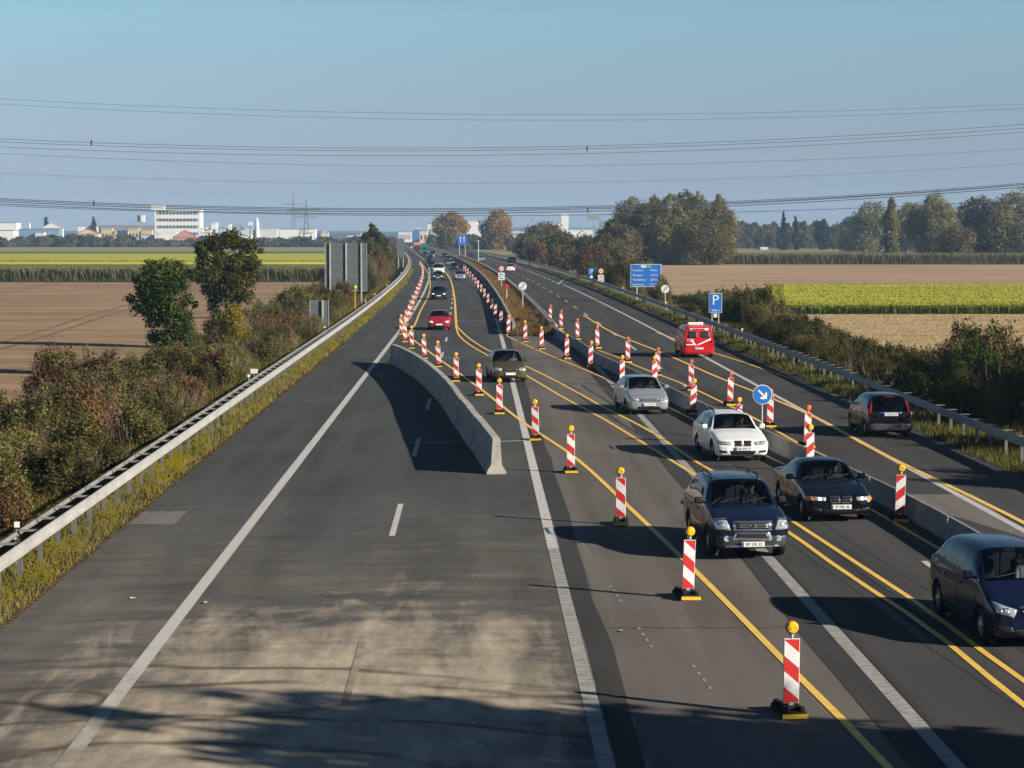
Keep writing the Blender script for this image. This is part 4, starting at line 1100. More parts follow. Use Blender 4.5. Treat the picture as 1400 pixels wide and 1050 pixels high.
        e = MB().lathe([(.085, -.008), (.095, 0), (.085, .008), (.077, 0), (.085, -.008)], 24)
        hh = bvh.ray_cast(Vector((0, -6, zf(.76))), Vector((0, 1, 0)))[0]; M = Matrix.Translation((0, hh.y - .045, zf(.76))) @ Matrix.Rotation(R(90), 4, 'X')
        e = MB().lathe([(.085, -.008), (.097, 0), (.085, .008), (.075, 0), (.085, -.008)], 24, M)
        for k in range(3):
            A = M @ Matrix.Rotation(R(-90 + 120 * k), 4, 'Z'); e.add([A @ Vector(v) for v in ((.0, -.014, .006), (.08, 0, .006), (0, .014, .006), (-.012, 0, .006))], [(0, 1, 2, 3)])
        e.build('badge', m_chr, o)
    elif g == 'chrome_frame':
        o = lay('grille', [(-.44, zf(.60)), (.44, zf(.60)), (.45, zf(.90)), (-.45, zf(.90))], m_chr, push=.015)
        lay('grille_insert', [(-.375, zf(.66)), (.375, zf(.66)), (.385, zf(.84)), (-.385, zf(.84))], m_black, push=.022, parent=o)
        for f in (.70, .745, .79): lay('slat', [(-.37, zf(f)), (.37, zf(f)), (.37, zf(f + .012)), (-.37, zf(f + .012))], m_rim, push=.026, parent=o, nz=1)
        hh = bvh.ray_cast(Vector((0, -6, zf(.75))), Vector((0, 1, 0)))[0]; M = Matrix.Translation((0, hh.y - .035, zf(.75))) @ Matrix.Scale(1.5, 4, (1, 0, 0)) @ Matrix.Rotation(R(90), 4, 'X')
        e = MB().lathe([(.042, -.006), (.05, 0), (.042, .006), (.034, 0), (.042, -.006)], 20, M)
        for x in (-.022, .022): e.box((x * 1.3, hh.y - .04, zf(.75)), (.014, .012, .07), M=Matrix.Rotation(R(14), 3, 'Y'))
        e.box((0, hh.y - .04, zf(.75)), (.05, .012, .013)); e.build('badge', m_chr, o)
    elif g == 'smile':
        o = lay('grille', [(-.40, zf(.62)), (.40, zf(.62)), (.47, zf(.84)), (-.47, zf(.84))], m_chr, push=.010)
        lay('grille_insert', [(-.36, zf(.655)), (.36, zf(.655)), (.42, zf(.81)), (-.42, zf(.81))], mat('grey grille', (.16, .16, .165), .5, .3), push=.016, parent=o)
        for f in (.70, .755): lay('slat', [(-.38, zf(f)), (.38, zf(f)), (.39, zf(f + .02)), (-.39, zf(f + .02))], m_chr, push=.02, parent=o, nz=1)
    else:
        o = lay('grille', [(-.36, zf(.68)), (.36, zf(.68)), (.38, zf(.82)), (-.38, zf(.82))], m_black, push=.010)
        if lod: lay('slat', [(-.36, zf(.735)), (.36, zf(.735)), (.36, zf(.765)), (-.36, zf(.765))], m_chr, push=.016, parent=o, nz=1)
    iq = p.get('intake', [(-.42, .16), (.42, .16), (.50, .36), (-.50, .36)])
    if iq: lay('air_intake', [(a, zf(b)) for a, b in iq], m_black, push=.006)
    if p.get('side_intakes'):
        q = [(.56 * W, zf(.20)), (.86 * W, zf(.24)), (.86 * W, zf(.38)), (.60 * W, zf(.34))]
        for qq in (q, mir(q)): lay('side_intake', qq, m_black, push=.006)
    if p.get('fog'):
        for sx in (-1, 1):
            x = sx * p['fog'][0] * W; z = zf(p['fog'][1])
            hh = bvh.ray_cast(Vector((x, -6, z)), Vector((0, 1, 0)))[0]
            if hh is None: continue
            M = Matrix.Translation((x, hh.y - .012, z)) @ Matrix.Rotation(R(90), 4, 'X')
            MB().lathe([(.07, -.03), (.07, .006), (.055, .01), (.04, .004), (.0001, .006)], 18, M).build('fog_light', m_hl, root)
    if p.get('bullbar'):
        o = lay('lower_guard', [(-.62, zf(.10)), (.62, zf(.10)), (.62, zf(.16)), (-.62, zf(.16))], m_chr, push=.05, nz=2)
        lay('bumper_trim', [(-.46, zf(.30)), (.46, zf(.30)), (.40, zf(.56)), (-.40, zf(.56))], m_chr, push=.02)
        lay('bumper_slot', [(-.40, zf(.40)), (.40, zf(.40)), (.35, zf(.52)), (-.35, zf(.52))], m_black, push=.03)
    if p.get('two_tone'):
        lay('bumper', [(-W * .97, zf(.02)), (W * .97, zf(.02)), (W * .97, zf(.44)), (-W * .97, zf(.44))], p['two_tone'], push=.012, nx=26, nz=8)
    def plate(z, end, s_):
        hh = bvh.ray_cast(Vector((p.get('plate_x', 0), end * 6, z)), Vector((0, -end, 0)))[0]; yy = hh.y + end * p.get('plate_out', .03)
        pl = MB().box((p.get('plate_x', 0), yy, z), (.52, .02, .115), ch=.004).build('number_plate', m_plate, root)
        MB().box((p.get('plate_x', 0) - .235 * (1 if end < 0 else -1), yy + end * .0125, z), (.045, .004, .105)).build('plate_band', m_eu, pl)
        if lod == 2: text('lettering', s_, .105, m_dark, pl, (p.get('plate_x', 0) + (.02 if end < 0 else -.02), yy + end * .013, z), (math.pi / 2, 0, 0 if end < 0 else math.pi), 'CENTER', .001, .92)
    if lod or p.get('tail_only'): plate(zf(p.get('plate_z', .44)), -1, p.get('reg', 'RP AB 12'))
    # tail
    def zt_(f): return zb + (dz - zb) * f
    tl = p.get('tail', [(.62, .66), (.93, .66), (.93, .90), (.66, .90)])
    if tl:
        q = [(x * W, zt_(z)) for x, z in tl]
        for qq in (q, mir(q)): lay('tail_light', qq, m_tail, 1, push=.006)
    if lod: plate(zt_(p.get('rplate_z', .62)), 1, p.get('reg', 'RP AB 12'))
    if p.get('rails'):
        for sx in (-1, 1):
            zt = H - .02
            MB().tube([(sx * wr * .86, rf + .35 - y0, zt - .02), (sx * wr * .86, rf + .42 - y0, zt + .055), (sx * wr * .86, rr - .3 - y0, zt + .06), (sx * wr * .86, rr - .22 - y0, zt - .02)], .022, 8).build('roof_rail', m_black, root)
    if lod == 2:
        wp = MB()
        for x in (-.55, .05):
            a = Ps(ic + .10, 7 - 1.9 * abs(x + .1)); wp.tube([(x, a[1] - y0 - .02, a[2] + .02), (x + .52, Ps(ic + .28, 6.2)[1] - y0 - .03, Ps(ic + .28, 6.2)[2] + .03)], .008, 5)
        wp.build('wiper', m_black, root)
    tag(root, label, p.get('cat', 'car'), group)
    root_info[root.name] = dict(bvh=bvh, W=W, L=L, H=H, cy=cy, cz=cz, y0=y0, zb=zb, rf=rf, wb=p['ax_r'] - p['ax_f'], lay=lay)
    return root
root_info = {}
def place(o, X, Y, slope=0.0, away=False):
    """X,Y of the front axle for oncoming cars, of the rear axle for outgoing ones"""
    i = root_info[o.name]; a = math.atan(-slope)
    if away:
        d = Vector((-math.sin(a), math.cos(a), 0)); o.rotation_euler.z = a + math.pi; o.location = Vector((X, Y, .012)) + d * i['wb'] / 2
    else:
        d = Vector((math.sin(a), -math.cos(a), 0)); o.rotation_euler.z = a; o.location = Vector((X, Y, .012)) - d * i['wb'] / 2
    return o

SUV = dict(W=1.79, L=4.45, H=1.66, clr=.24, hood_f=.98, cowl_z=1.14, cowl_y=1.25, roof_f=1.95, roof_r=3.75, deck_y=4.32, deck_z=1.10, ax_f=.88, ax_r=3.50, wr_=.355, side=.72, wr=.72, nose=.26,
    yB=2.35, yC=3.30, side_end=8.5, door_end=3.28, grille='chrome_frame', headlamp=[(.56, .62), (.93, .64), (.93, .93), (.66, .96)], fog=(.66, .36), bullbar=True, rails=True, intake=None, plate_z=.20, plate_out=.07,
    reg='RP DE 22', two_tone=mat('grey bumper plastic', (.028, .030, .034), .5, var=.1), mirror=m_black, belt_r=1.10)
c1 = make_car('sport_utility_car', 'dark blue off-road car with chrome grille behind the second nearest beacon', SUV, paint('dark blue paint', (0.0045, 0.009, 0.024), 0))
place(c1, 6.17, 46.9, -.060)
SED = dict(W=1.76, L=4.47, H=1.41, clr=.18, hood_f=.73, cowl_z=.95, cowl_y=1.42, roof_f=2.02, roof_r=3.05, deck_y=3.72, deck_z=.98, ax_f=.80, ax_r=3.52, wr_=.315, side=.56, wr=.66, nose=.22,
    yB=2.42, yC=3.25, side_end=8.4, door_end=3.35, grille='kidney', headlamp=[(.46, .70), (.80, .71), (.80, .88), (.44, .86)], lit=True, corner=[(.81, .71), (.95, .72), (.95, .88), (.81, .88)], plate_z=.42, intake=[(-.40, .12), (.40, .12), (.55, .30), (-.55, .30)],
    side_intakes=True, reg='SP MK 46', roof_drop=.05)
c2 = make_car('saloon_car', 'black saloon car with bright headlamps beside the long concrete barrier', SED, paint('black paint', (0.0035, 0.004, 0.007), 0))
place(c2, 9.25, 52.9, -.068)
c = COL
for o in [x for x in c2.children if x.name.startswith('headlight')]: pass
EST = dict(W=1.78, L=4.52, H=1.42, clr=.17, hood_f=.74, cowl_z=.96, cowl_y=1.40, roof_f=2.02, roof_r=3.85, deck_y=4.36, deck_z=.96, ax_f=.80, ax_r=3.56, wr_=.325, side=.56, wr=.67, nose=.22,
    yB=2.45, yC=3.40, side_end=8.35, door_end=3.4, grille='kidney', headlamp=[(.44, .66), (.93, .70), (.93, .92), (.40, .84)], plate_z=.46, intake=[(-.36, .12), (.36, .12), (.44, .34), (-.44, .34)], side_intakes=True, rails=True, reg='GER BW 31')
c3 = make_car('estate_car', 'white estate car with twin black grilles on the oncoming lane', EST, paint('white paint', (0.72, 0.73, 0.73)))
place(c3, 8.55, 66.9, -.072)
MPV = dict(W=1.78, L=4.27, H=1.60, clr=.18, hood_f=.84, cowl_z=1.10, cowl_y=.98, roof_f=1.78, roof_r=3.62, deck_y=4.12, deck_z=1.02, ax_f=.80, ax_r=3.58, wr_=.32, side=.62, wr=.69, nose=.24,
    yB=2.30, yC=3.25, side_end=8.45, door_end=3.3, grille='bars', headlamp=[(.58, .60), (.90, .74), (.90, .98), (.50, .82)], plate_z=.42, intake=[(-.45, .10), (.45, .10), (.6, .28), (-.6, .28)], side_intakes=True, reg='DU JT 80', belt_r=1.07)
c4 = make_car('compact_van', 'dark blue compact van with three chrome grille bars, cut off by the right frame edge', MPV, paint('deep blue paint', (0.004, 0.008, 0.030), 0))
place(c4, 9.98, 36.8, -.055)
HAT = dict(W=1.71, L=4.25, H=1.46, clr=.18, hood_f=.77, cowl_z=1.00, cowl_y=1.10, roof_f=1.82, roof_r=3.35, deck_y=4.00, deck_z=.96, ax_f=.84, ax_r=3.46, wr_=.305, side=.56, wr=.68, nose=.25,
    yB=2.30, yC=3.20, side_end=8.4, door_end=3.2, grille='smile', headlamp=[(.52, .64), (.93, .70), (.93, .94), (.50, .84)], plate_z=.42, intake=[(-.50, .08), (.50, .08), (.45, .28), (-.45, .28)], reg='LU HS 55')
c5 = make_car('hatchback_car', 'silver hatchback car crossing the pale median line', HAT, paint('silver paint', (0.42, 0.46, 0.50), .55, .3))
place(c5, 6.95, 84.2, -.085)
OLV = dict(HAT, W=1.70, L=4.15, H=1.52, hood_f=.80, grille='slot', headlamp=[(.50, .66), (.93, .68), (.93, .92), (.50, .88)], reg='AZ RT 18')
c6 = make_car('hatchback_car', 'olive brown hatchback car changing over to the crossover lane', OLV, paint('olive brown paint', (0.115, 0.090, 0.042), .5, .35), lod=1)
place(c6, 1.60, 102.3, -.088)
RED = dict(HAT, W=1.70, L=3.95, H=1.45, lit=True, grille='slot', reg='MA LM 74')
c7 = make_car('hatchback_car', 'bright red hatchback car with lit headlamps between the yellow lines', RED, paint('red paint', (0.36, 0.010, 0.020)), lod=1)
place(c7, -2.84, 157.5, 0.0)
m_dkb = paint('blue black paint', (0.012, 0.018, 0.03), .2); m_dkg = paint('dark grey paint', (0.05, 0.055, 0.06), .3); m_sil = paint('pale silver paint', (0.36, 0.38, 0.40), .5, .3)
FARC = 'cars queueing far down the oncoming lanes'
for (X, Y, spec, pm, lab, lit) in ((-4.15, 229, HAT, m_dkb, 'dark blue car next behind the red hatchback', True), (-5.95, 322, SED, m_dkg, 'dark grey car right before the white van', True),
        (-2.50, 321, HAT, m_sil, 'pale silver car alone beside the median beacons', True), (-9.6, 436, OLV, m_dkb, 'far dark car behind the white van on its left', False), (-11.4, 505, HAT, m_dkb, 'far dark car close before the green lorry', False),
        (-12.8, 585, HAT, paint('white paint', (0.72, 0.73, 0.73)), 'tiny white car beside the green lorry', False), (-7.3, 528, SED, m_dkg, 'tiny dark car alone in the far right oncoming lane', True)):
    o = make_car('passenger_car', lab, dict(spec, lit=lit, grille='slot', bullbar=None, rails=False, two_tone=None), pm, FARC, lod=(1 if Y < 330 else 0)); place(o, X, Y, 0.0 if Y < 250 else 0.02)
VAN = dict(W=1.92, L=4.9, H=1.95, clr=.22, hood_f=.98, cowl_z=1.22, cowl_y=.85, roof_f=1.62, roof_r=4.72, deck_y=4.84, deck_z=1.05, ax_f=.92, ax_r=3.85, wr_=.33, side=.70, wr=.80, nose=.25, wdeck=.90,
    yB=2.30, yC=3.4, side_end=8.6, grille='slot', plate_z=.32, reg='MZ AB 10', roof_drop=.06, side_glass=m_tint, belt_r=1.18, cat='van', intake=[(-.5, .1), (.5, .1), (.55, .24), (-.55, .24)])
o = make_car('delivery_van', 'white van above the queue of dark cars on the oncoming lane', VAN, paint('white paint', (0.72, 0.73, 0.73)), lod=1); place(o, -6.65, 362, .02)
for (X, Y, spec, pm, lab) in ((-10.9, 470, HAT, m_dkg, 'tiny dark grey car left of the pale silver far car'), (-13.5, 640, OLV, m_dkb, 'tiny dark car right of the green lorry'), (-26.0, 860, HAT, m_sil, 'tiny silver car beyond the lorries'),
        (-22.3, 840, OLV, m_dkb, 'tiny dark car beyond the lorries'), (-30.5, 980, SED, paint('white paint', (0.72, 0.73, 0.73)), 'tiny white car near the vanishing point'), (-27.5, 960, HAT, m_dkg, 'tiny dark car near the vanishing point'), (-9.4, 610, SED, m_dkb, 'tiny dark car right of the tiny white car')):
    o = make_car('passenger_car', lab, dict(spec, lit=False, grille='slot', bullbar=None, rails=False, two_tone=None), pm, FARC, lod=0); place(o, X, Y, 0.04)
for q_, (base, Y, pm, lab) in enumerate(((-4.3, 398, m_dkg, 'tiny dark grey car just behind the white van'), (-4.3, 545, m_dkb, 'tiny dark blue car halfway from the white van to the green lorry'), (-4.3, 632, m_dkg, 'tiny dark car close ahead of the green lorry'), (-0.9, 408, m_dkb, 'tiny dark car in the right oncoming lane behind the pale silver car'),
        (-0.9, 462, m_sil, 'tiny silver car in the right oncoming lane far behind the pale silver car'), (-0.9, 690, m_dkg, 'tiny grey car right of the green lorry'), (-0.9, 745, m_sil, 'tiny silver car right of the pinkish lorry'), (-4.3, 1060, m_dkb, 'tiniest dark car near the vanishing point'))):
    o = make_car('passenger_car', lab, dict(HAT if q_ % 2 else SED, lit=False, grille='slot', corner=None), pm, FARC, lod=0); place(o, base + curve(Y), Y, 0.03)
# outgoing traffic
JAZ = dict(W=1.68, L=3.85, H=1.53, clr=.18, hood_f=.82, cowl_z=1.04, cowl_y=.85, roof_f=1.75, roof_r=3.32, deck_y=3.70, deck_z=.95, ax_f=.78, ax_r=3.23, wr_=.30, side=.58, wr=.69, nose=.24,
    yB=2.05, yC=2.95, side_end=8.55, door_end=2.9, grille='slot', reg='GER LK 8', tail=None, rplate_z=.86, belt_r=1.02, cat='car')
c8 = make_car('small_car', 'black small car seen from behind on the outgoing lane near the guardrail', JAZ, paint('dark plum paint', (0.006, 0.005, 0.008), 0))
place(c8, 14.95, 74.6, -.030, True)
i = root_info[c8.name]; lay = i['lay']; Wj = i['W']; zt = lambda f: .18 + (.95 - .18) * f
for sx in (-1, 1):
    q = [(.80 * Wj, .86), (.91 * Wj, .86), (.79 * Wj, 1.36), (.72 * Wj, 1.36)]
    if sx < 0: q = [(-q[1][0], q[1][1]), (-q[0][0], q[0][1]), (-q[3][0], q[3][1]), (-q[2][0], q[2][1])]
    lay('tail_light', q, m_tail, 1, push=.012, nz=10)
lay('brake_light', [(-.16, 1.43), (.16, 1.43), (.16, 1.465), (-.16, 1.465)], m_tail, 1, push=.02)
lay('tailgate_trim', [(-.42, .88), (.42, .88), (.42, .92), (-.42, .92)], m_chr, 1, push=.012)
lay('rear_bumper', [(-.80, .24), (.80, .24), (.80, .50), (-.80, .50)], mat('bumper grey', (.035, .035, .038), .5), 1, push=.03, nx=16)
m_vred = paint('signal red paint', (0.50, 0.012, 0.018))
RVN = dict(VAN, W=1.86, L=4.4, H=1.90, roof_r=4.16, deck_y=4.34, deck_z=1.08, ax_r=3.55, rear_glass=False, rplate_z=.38, tail=[(.80, .50), (.94, .50), (.94, .95), (.84, .95)], reg='KL FB 112', yC=3.3, yB=2.2, door_end=3.1)
c9 = make_car('rescue_van', 'red van with white lettering and a roof beacon seen from behind', RVN, m_vred)
place(c9, 13.15, 122.6, -.035, True)
i = root_info[c9.name]; lay = i['lay']
m_sig = mat('white signal lettering', (0.75, 0.72, 0.70), 0.5)
for sx in (-1, 1):
    q = [(.10, 1.16), (.70, 1.16), (.62, 1.55), (.10, 1.55)]
    if sx < 0: q = [(-q[1][0], q[1][1]), (-q[0][0], q[0][1]), (-q[3][0], q[3][1]), (-q[2][0], q[2][1])]
    lay('rear_window', q, m_black, 1, push=.008)
lay('lettering_band', [(-.58, 1.62), (.58, 1.62), (.56, 1.74), (-.56, 1.74)], m_sig, 1, push=.012)
# check mark stripe (seen from behind the local x axis points left)
lay('stripe', [(.16, .76), (.24, .70), (.50, 1.02), (.44, 1.08)][::1], m_sig, 1, push=.012)
lay('stripe', [(.16, .76), (.20, .66), (-.70, 1.06), (-.72, 1.14)][::1], m_sig, 1, push=.014, nx=14)
lay('stripe', [(.32, .74), (.80, .74), (.80, .80), (.32, .80)], m_sig, 1, push=.012)
hb = i['bvh'].ray_cast(Vector((.5, 6, 1.02)), Vector((0, -1, 0)))[0]
text('lettering', 'CBR', .24, m_sig, c9, (.50, hb.y + .02, 1.02), (math.pi / 2, 0, math.pi), 'CENTER', .004)
hb = i['bvh'].ray_cast(Vector((0, 6, 1.68)), Vector((0, -1, 0)))[0]
text('lettering', 'FEUERWEHR', .13, m_vred, c9, (0, hb.y + .03, 1.68), (R(75), 0, math.pi), 'CENTER', .012)
bx = MB().box((.1, 1.2, 1.975), (.95, .35, .16), ch=.05).build('roof_sign', m_sig, c9)
o = make_car('passenger_car', 'white car far off on the outgoing lane beside the red van ahead', dict(HAT, grille='slot', tail=[(.60, .66), (.93, .66), (.93, .90), (.62, .90)]), paint('white paint', (0.72, 0.73, 0.73)), lod=1); place(o, 6.55, 394, .02, True)
o = make_car('delivery_van', 'far red and dark van just beyond the white car on the outgoing lane', dict(VAN, H=2.5, roof_drop=.1), paint('claret paint', (0.28, 0.01, 0.02)), lod=1); place(o, 7.35, 427, .02, True)
o = make_car('passenger_car', 'tiny dark car on the outgoing lanes beside the far blue lane sign', dict(HAT, grille='slot'), m_dkg, lod=0); place(o, -1.5, 610, .04, True)
o = make_car('passenger_car', 'tiny grey car far off right of the bare median post', dict(SED, grille='slot'), m_sil, lod=0); place(o, 1.3, 535, .04, True)
# lorries
def lorry(X, Y, colc, colb, label, hh, wd=2.4):
    t = empty('lorry', (X, Y, .012))
    cabm = MB(); cabm.add([(-wd/2, 0, .5), (wd/2, 0, .5), (wd/2, 0, 1.5), (-wd/2, 0, 1.5), (-wd/2*.94, .35, 2.9), (wd/2*.94, .35, 2.9), (-wd/2, 2.1, .5), (wd/2, 2.1, .5), (-wd/2*.94, 2.1, 2.9), (wd/2*.94, 2.1, 2.9)],
        [(0, 1, 2, 3), (3, 2, 5, 4), (0, 3, 4, 8, 6), (1, 7, 9, 5, 2), (4, 5, 9, 8), (6, 8, 9, 7)]); cb = cabm.build('cab', colc, t, True)
    MB().add([(-1.0, .015, 1.62), (1.0, .015, 1.62), (.94, .27, 2.6), (-.94, .27, 2.6)], [(0, 1, 2, 3)]).build('windscreen', m_black, cb)
    MB().box((0, -.03, 1.05), (1.3, .06, .5), ch=.02).build('grille', m_black, cb)
    for sx in (-1, 1): MB().box((sx * .85, -.04, .75), (.36, .06, .2), ch=.03).build('headlight', m_hl, cb)
    MB().box((0, 6.2, (hh + 1) / 2), (wd, 7.8, hh - 1), ch=.06).build('cargo_box', colb, t)
    MB().box((0, 5.2, .75), (1.2, 9.4, .3)).build('chassis', m_under, t)
    for y in (1.1, 7.2, 8.5):
        for sx in (-1, 1):
            M = Matrix.Translation((sx * (wd / 2 - .18), y, .5)) @ Matrix.Rotation(R(90) * sx, 4, 'Y')
            wl = MB().lathe([(.3, -.15), (.5, -.13), (.5, .13), (.3, .15)], 14, M).build('wheel', m_tyre, t); MB().lathe([(.3, .13), (.0001, .1)], 12, M).build('rim', m_rim, wl)
    return tag(t, label, 'lorry')
lorry(-17.2, 690, mat('lorry green', (0.012, 0.16, 0.11), .45), mat('lorry green', (0.012, 0.16, 0.11), .45), 'far green lorry at the head of the queue', 3.5).rotation_euler.z = .04
lorry(-21.0, 735, mat('lorry maroon', (0.12, 0.02, 0.02), .45), mat('lorry rose tarpaulin', (0.42, 0.20, 0.17), .7), 'far lorry with pinkish tarpaulin behind the green lorry', 4.0).rotation_euler.z = .04

# ------------------------------------------------------------------ people
def skinmat(name, shirt, skin=(0.42, 0.25, 0.18), neck=.60, trousers=(0.03, 0.035, 0.05)):
    m = bpy.data.materials.new(name); m.use_nodes = True; nt = m.node_tree; b = nt.nodes['Principled BSDF']
    tc = nt.nodes.new('ShaderNodeTexCoord'); sp = nt.nodes.new('ShaderNodeSeparateXYZ'); nt.links.new(tc.outputs['Object'], sp.inputs[0])
    def step(out, v):
        x = nt.nodes.new('ShaderNodeMath'); x.operation = 'GREATER_THAN'; nt.links.new(out, x.inputs[0]); x.inputs[1].default_value = v; return x.outputs[0]
    def mx(f, a, c):
        x = nt.nodes.new('ShaderNodeMix'); x.data_type = 'RGBA'; nt.links.new(f, x.inputs[0])
        for i, q in ((6, a), (7, c)):
            if hasattr(q, 'links'): nt.links.new(q, x.inputs[i])
            else: x.inputs[i].default_value = (*q, 1)
        return x.outputs[2]
    neg = nt.nodes.new('ShaderNodeMath'); neg.operation = 'MULTIPLY'; neg.inputs[1].default_value = -1; nt.links.new(sp.outputs[1], neg.inputs[0])
    hand = step(neg.outputs[0], .40)
    up = step(sp.outputs[2], .10)
    col = mx(step(sp.outputs[2], neck), shirt, skin)
    an = nt.nodes.new('ShaderNodeMath'); an.operation = 'MULTIPLY'; nt.links.new(hand, an.inputs[0]); nt.links.new(step(sp.outputs[2], .22), an.inputs[1])
    col = mx(an.outputs[0], col, skin)
    col = mx(up, trousers, col)
    nt.links.new(col, b.inputs['Base Color']); b.inputs['Roughness'].default_value = .7
    return m
def make_person(m):
    """seated figure facing -Y, hip joint at the origin, hands forward on the wheel"""
    bm = bmesh.new(); V = []; E = []; Rr = []
    def v(p, r, prev=None):
        V.append(p); Rr.append(r if hasattr(r, '__len__') else (r, r))
        if prev is not None: E.append((prev, len(V) - 1))
        return len(V) - 1
    hip = v((0, 0, .06), (.15, .12)); b1 = v((0, .05, .24), (.145, .11), hip); ch_ = v((0, .09, .42), (.165, .115), b1); nb = v((0, .09, .55), (.075, .07), ch_)
    nk = v((0, .08, .62), (.055, .055), nb); jw = v((0, .055, .69), (.066, .07), nk); hd = v((0, .055, .77), (.077, .092), jw); tp = v((0, .07, .845), (.055, .065), hd)
    ns_ = v((0, -.045, .742), (.012, .012), hd)
    for sx in (-1, 1):
        er = v((sx * .085, .07, .745), (.010, .02), hd)
        sh = v((sx * .17, .09, .50), .062, ch_); el = v((sx * .235, -.10, .27), .045, sh); wr = v((sx * .175, -.36, .33), .030, el); pm = v((sx * .165, -.43, .345), (.038, .018), wr)
        for k in range(4):
            a = v((sx * (.165 + (k - 1.5) * .019), -.475 - (.006 if k in (1, 2) else 0), .352), .009, pm); b_ = v((sx * (.163 + (k - 1.5) * .019), -.497, .335), .008, a); v((sx * (.16 + (k - 1.5) * .018), -.488, .312), .0075, b_)
        a = v((sx * .135, -.43, .338), .010, pm); v((sx * .125, -.458, .325), .009, a)
        hp = v((sx * .10, -.04, .04), .09, hip); kn = v((sx * .13, -.42, .13), .062, hp); ak = v((sx * .12, -.66, -.08), .042, kn); v((sx * .12, -.76, -.09), .035, ak)
    me = bpy.data.meshes.new('person'); me.from_pydata(V, E, [])
    o = link('person', me); o.modifiers.new('skin', 'SKIN'); md = o.modifiers.new('sub', 'SUBSURF'); md.levels = md.render_levels = 1
    if not me.skin_vertices: me.attributes.new('skin', 'FLOAT', 'POINT')
    try:
        sl = me.skin_vertices[0].data
        for i, q in enumerate(Rr): sl[i].radius = q
        sl[0].use_root = True
    except Exception:
        bpy.context.view_layer.objects.active = o
        bpy.ops.object.skin_root_mark if False else None
    bpy.context.view_layer.update()
    ev = bpy.data.meshes.new_from_object(o.evaluated_get(bpy.context.evaluated_depsgraph_get()))
    o.modifiers.clear(); o.data = ev; ev.materials.clear(); ev.materials.append(m)
    ev.polygons.foreach_set('use_smooth', [True] * len(ev.polygons))
    return o
def hair(parent, col, bald=False):
    m = mat('hair %s' % (col,), col, .7, var=.3, scale=60); V = []; Fc = []
    nu, nw = 14, 8
    for a in range(nw + 1):
        th = R(8 + 92 * a / nw)
        for b in range(nu):
            ph = 2 * math.pi * b / nu; front = math.sin(ph) < -.3
            t2 = min(th, R(52)) if front else th
            V.append((.096 * math.sin(t2) * math.cos(ph), .072 + .112 * math.sin(t2) * math.sin(ph), .765 + .118 * math.cos(t2)))
    for a in range(nw):
        for b in range(nu): Fc.append((a * nu + b, (a + 1) * nu + b, (a + 1) * nu + (b + 1) % nu, a * nu + (b + 1) % nu))
    V.append((0, .072, .884)); Fc += [(b, (b + 1) % nu, len(V) - 1) for b in range(nu)]
    return MB().add(V, Fc, 0, True).build('hair', m, parent, True)
def seat_person(car, sx, shirt, hcol, label, skin=(0.42, 0.25, 0.18), dz=0.0, dy=0.0):
    i = root_info[car.name]; o = make_person(skinmat('figure %d' % len(bpy.data.materials), shirt, skin)); hair(o, hcol)
    loc = Vector((sx * i['W'] * .44, i['rf'] + .27 + dy - i['y0'], i['H'] - .99 + dz)); Mz = Matrix.Rotation(car.rotation_euler.z, 3, 'Z')
    o.location = car.location + Mz @ loc; o.rotation_euler = (0, 0, car.rotation_euler.z)
    tag(o, label, 'person')
    return o
bpy.context.view_layer.update()
seat_person(c1, 1, (0.05, 0.05, 0.06), (0.03, 0.02, 0.015), 'driver in a dark top inside the dark blue off-road car')
seat_person(c2, 1, (0.10, 0.10, 0.10), (0.05, 0.035, 0.02), 'driver in a grey top inside the black saloon car')
seat_person(c3, 1, (0.06, 0.05, 0.08), (0.02, 0.015, 0.01), 'driver in a dark top inside the white estate car')
seat_person(c4, 1, (0.55, 0.62, 0.68), (0.06, 0.04, 0.03), 'driver in a pale blue shirt inside the dark blue compact van')
seat_person(c5, 1, (0.20, 0.22, 0.18), (0.16, 0.13, 0.10), 'driver in a light top inside the silver hatchback')
seat_person(c5, -1, (0.30, 0.06, 0.07), (0.10, 0.05, 0.03), 'passenger in a red top inside the silver hatchback', dy=.05)
seat_person(c6, 1, (0.62, 0.62, 0.60), (0.03, 0.02, 0.02), 'driver in a white shirt inside the olive brown hatchback')
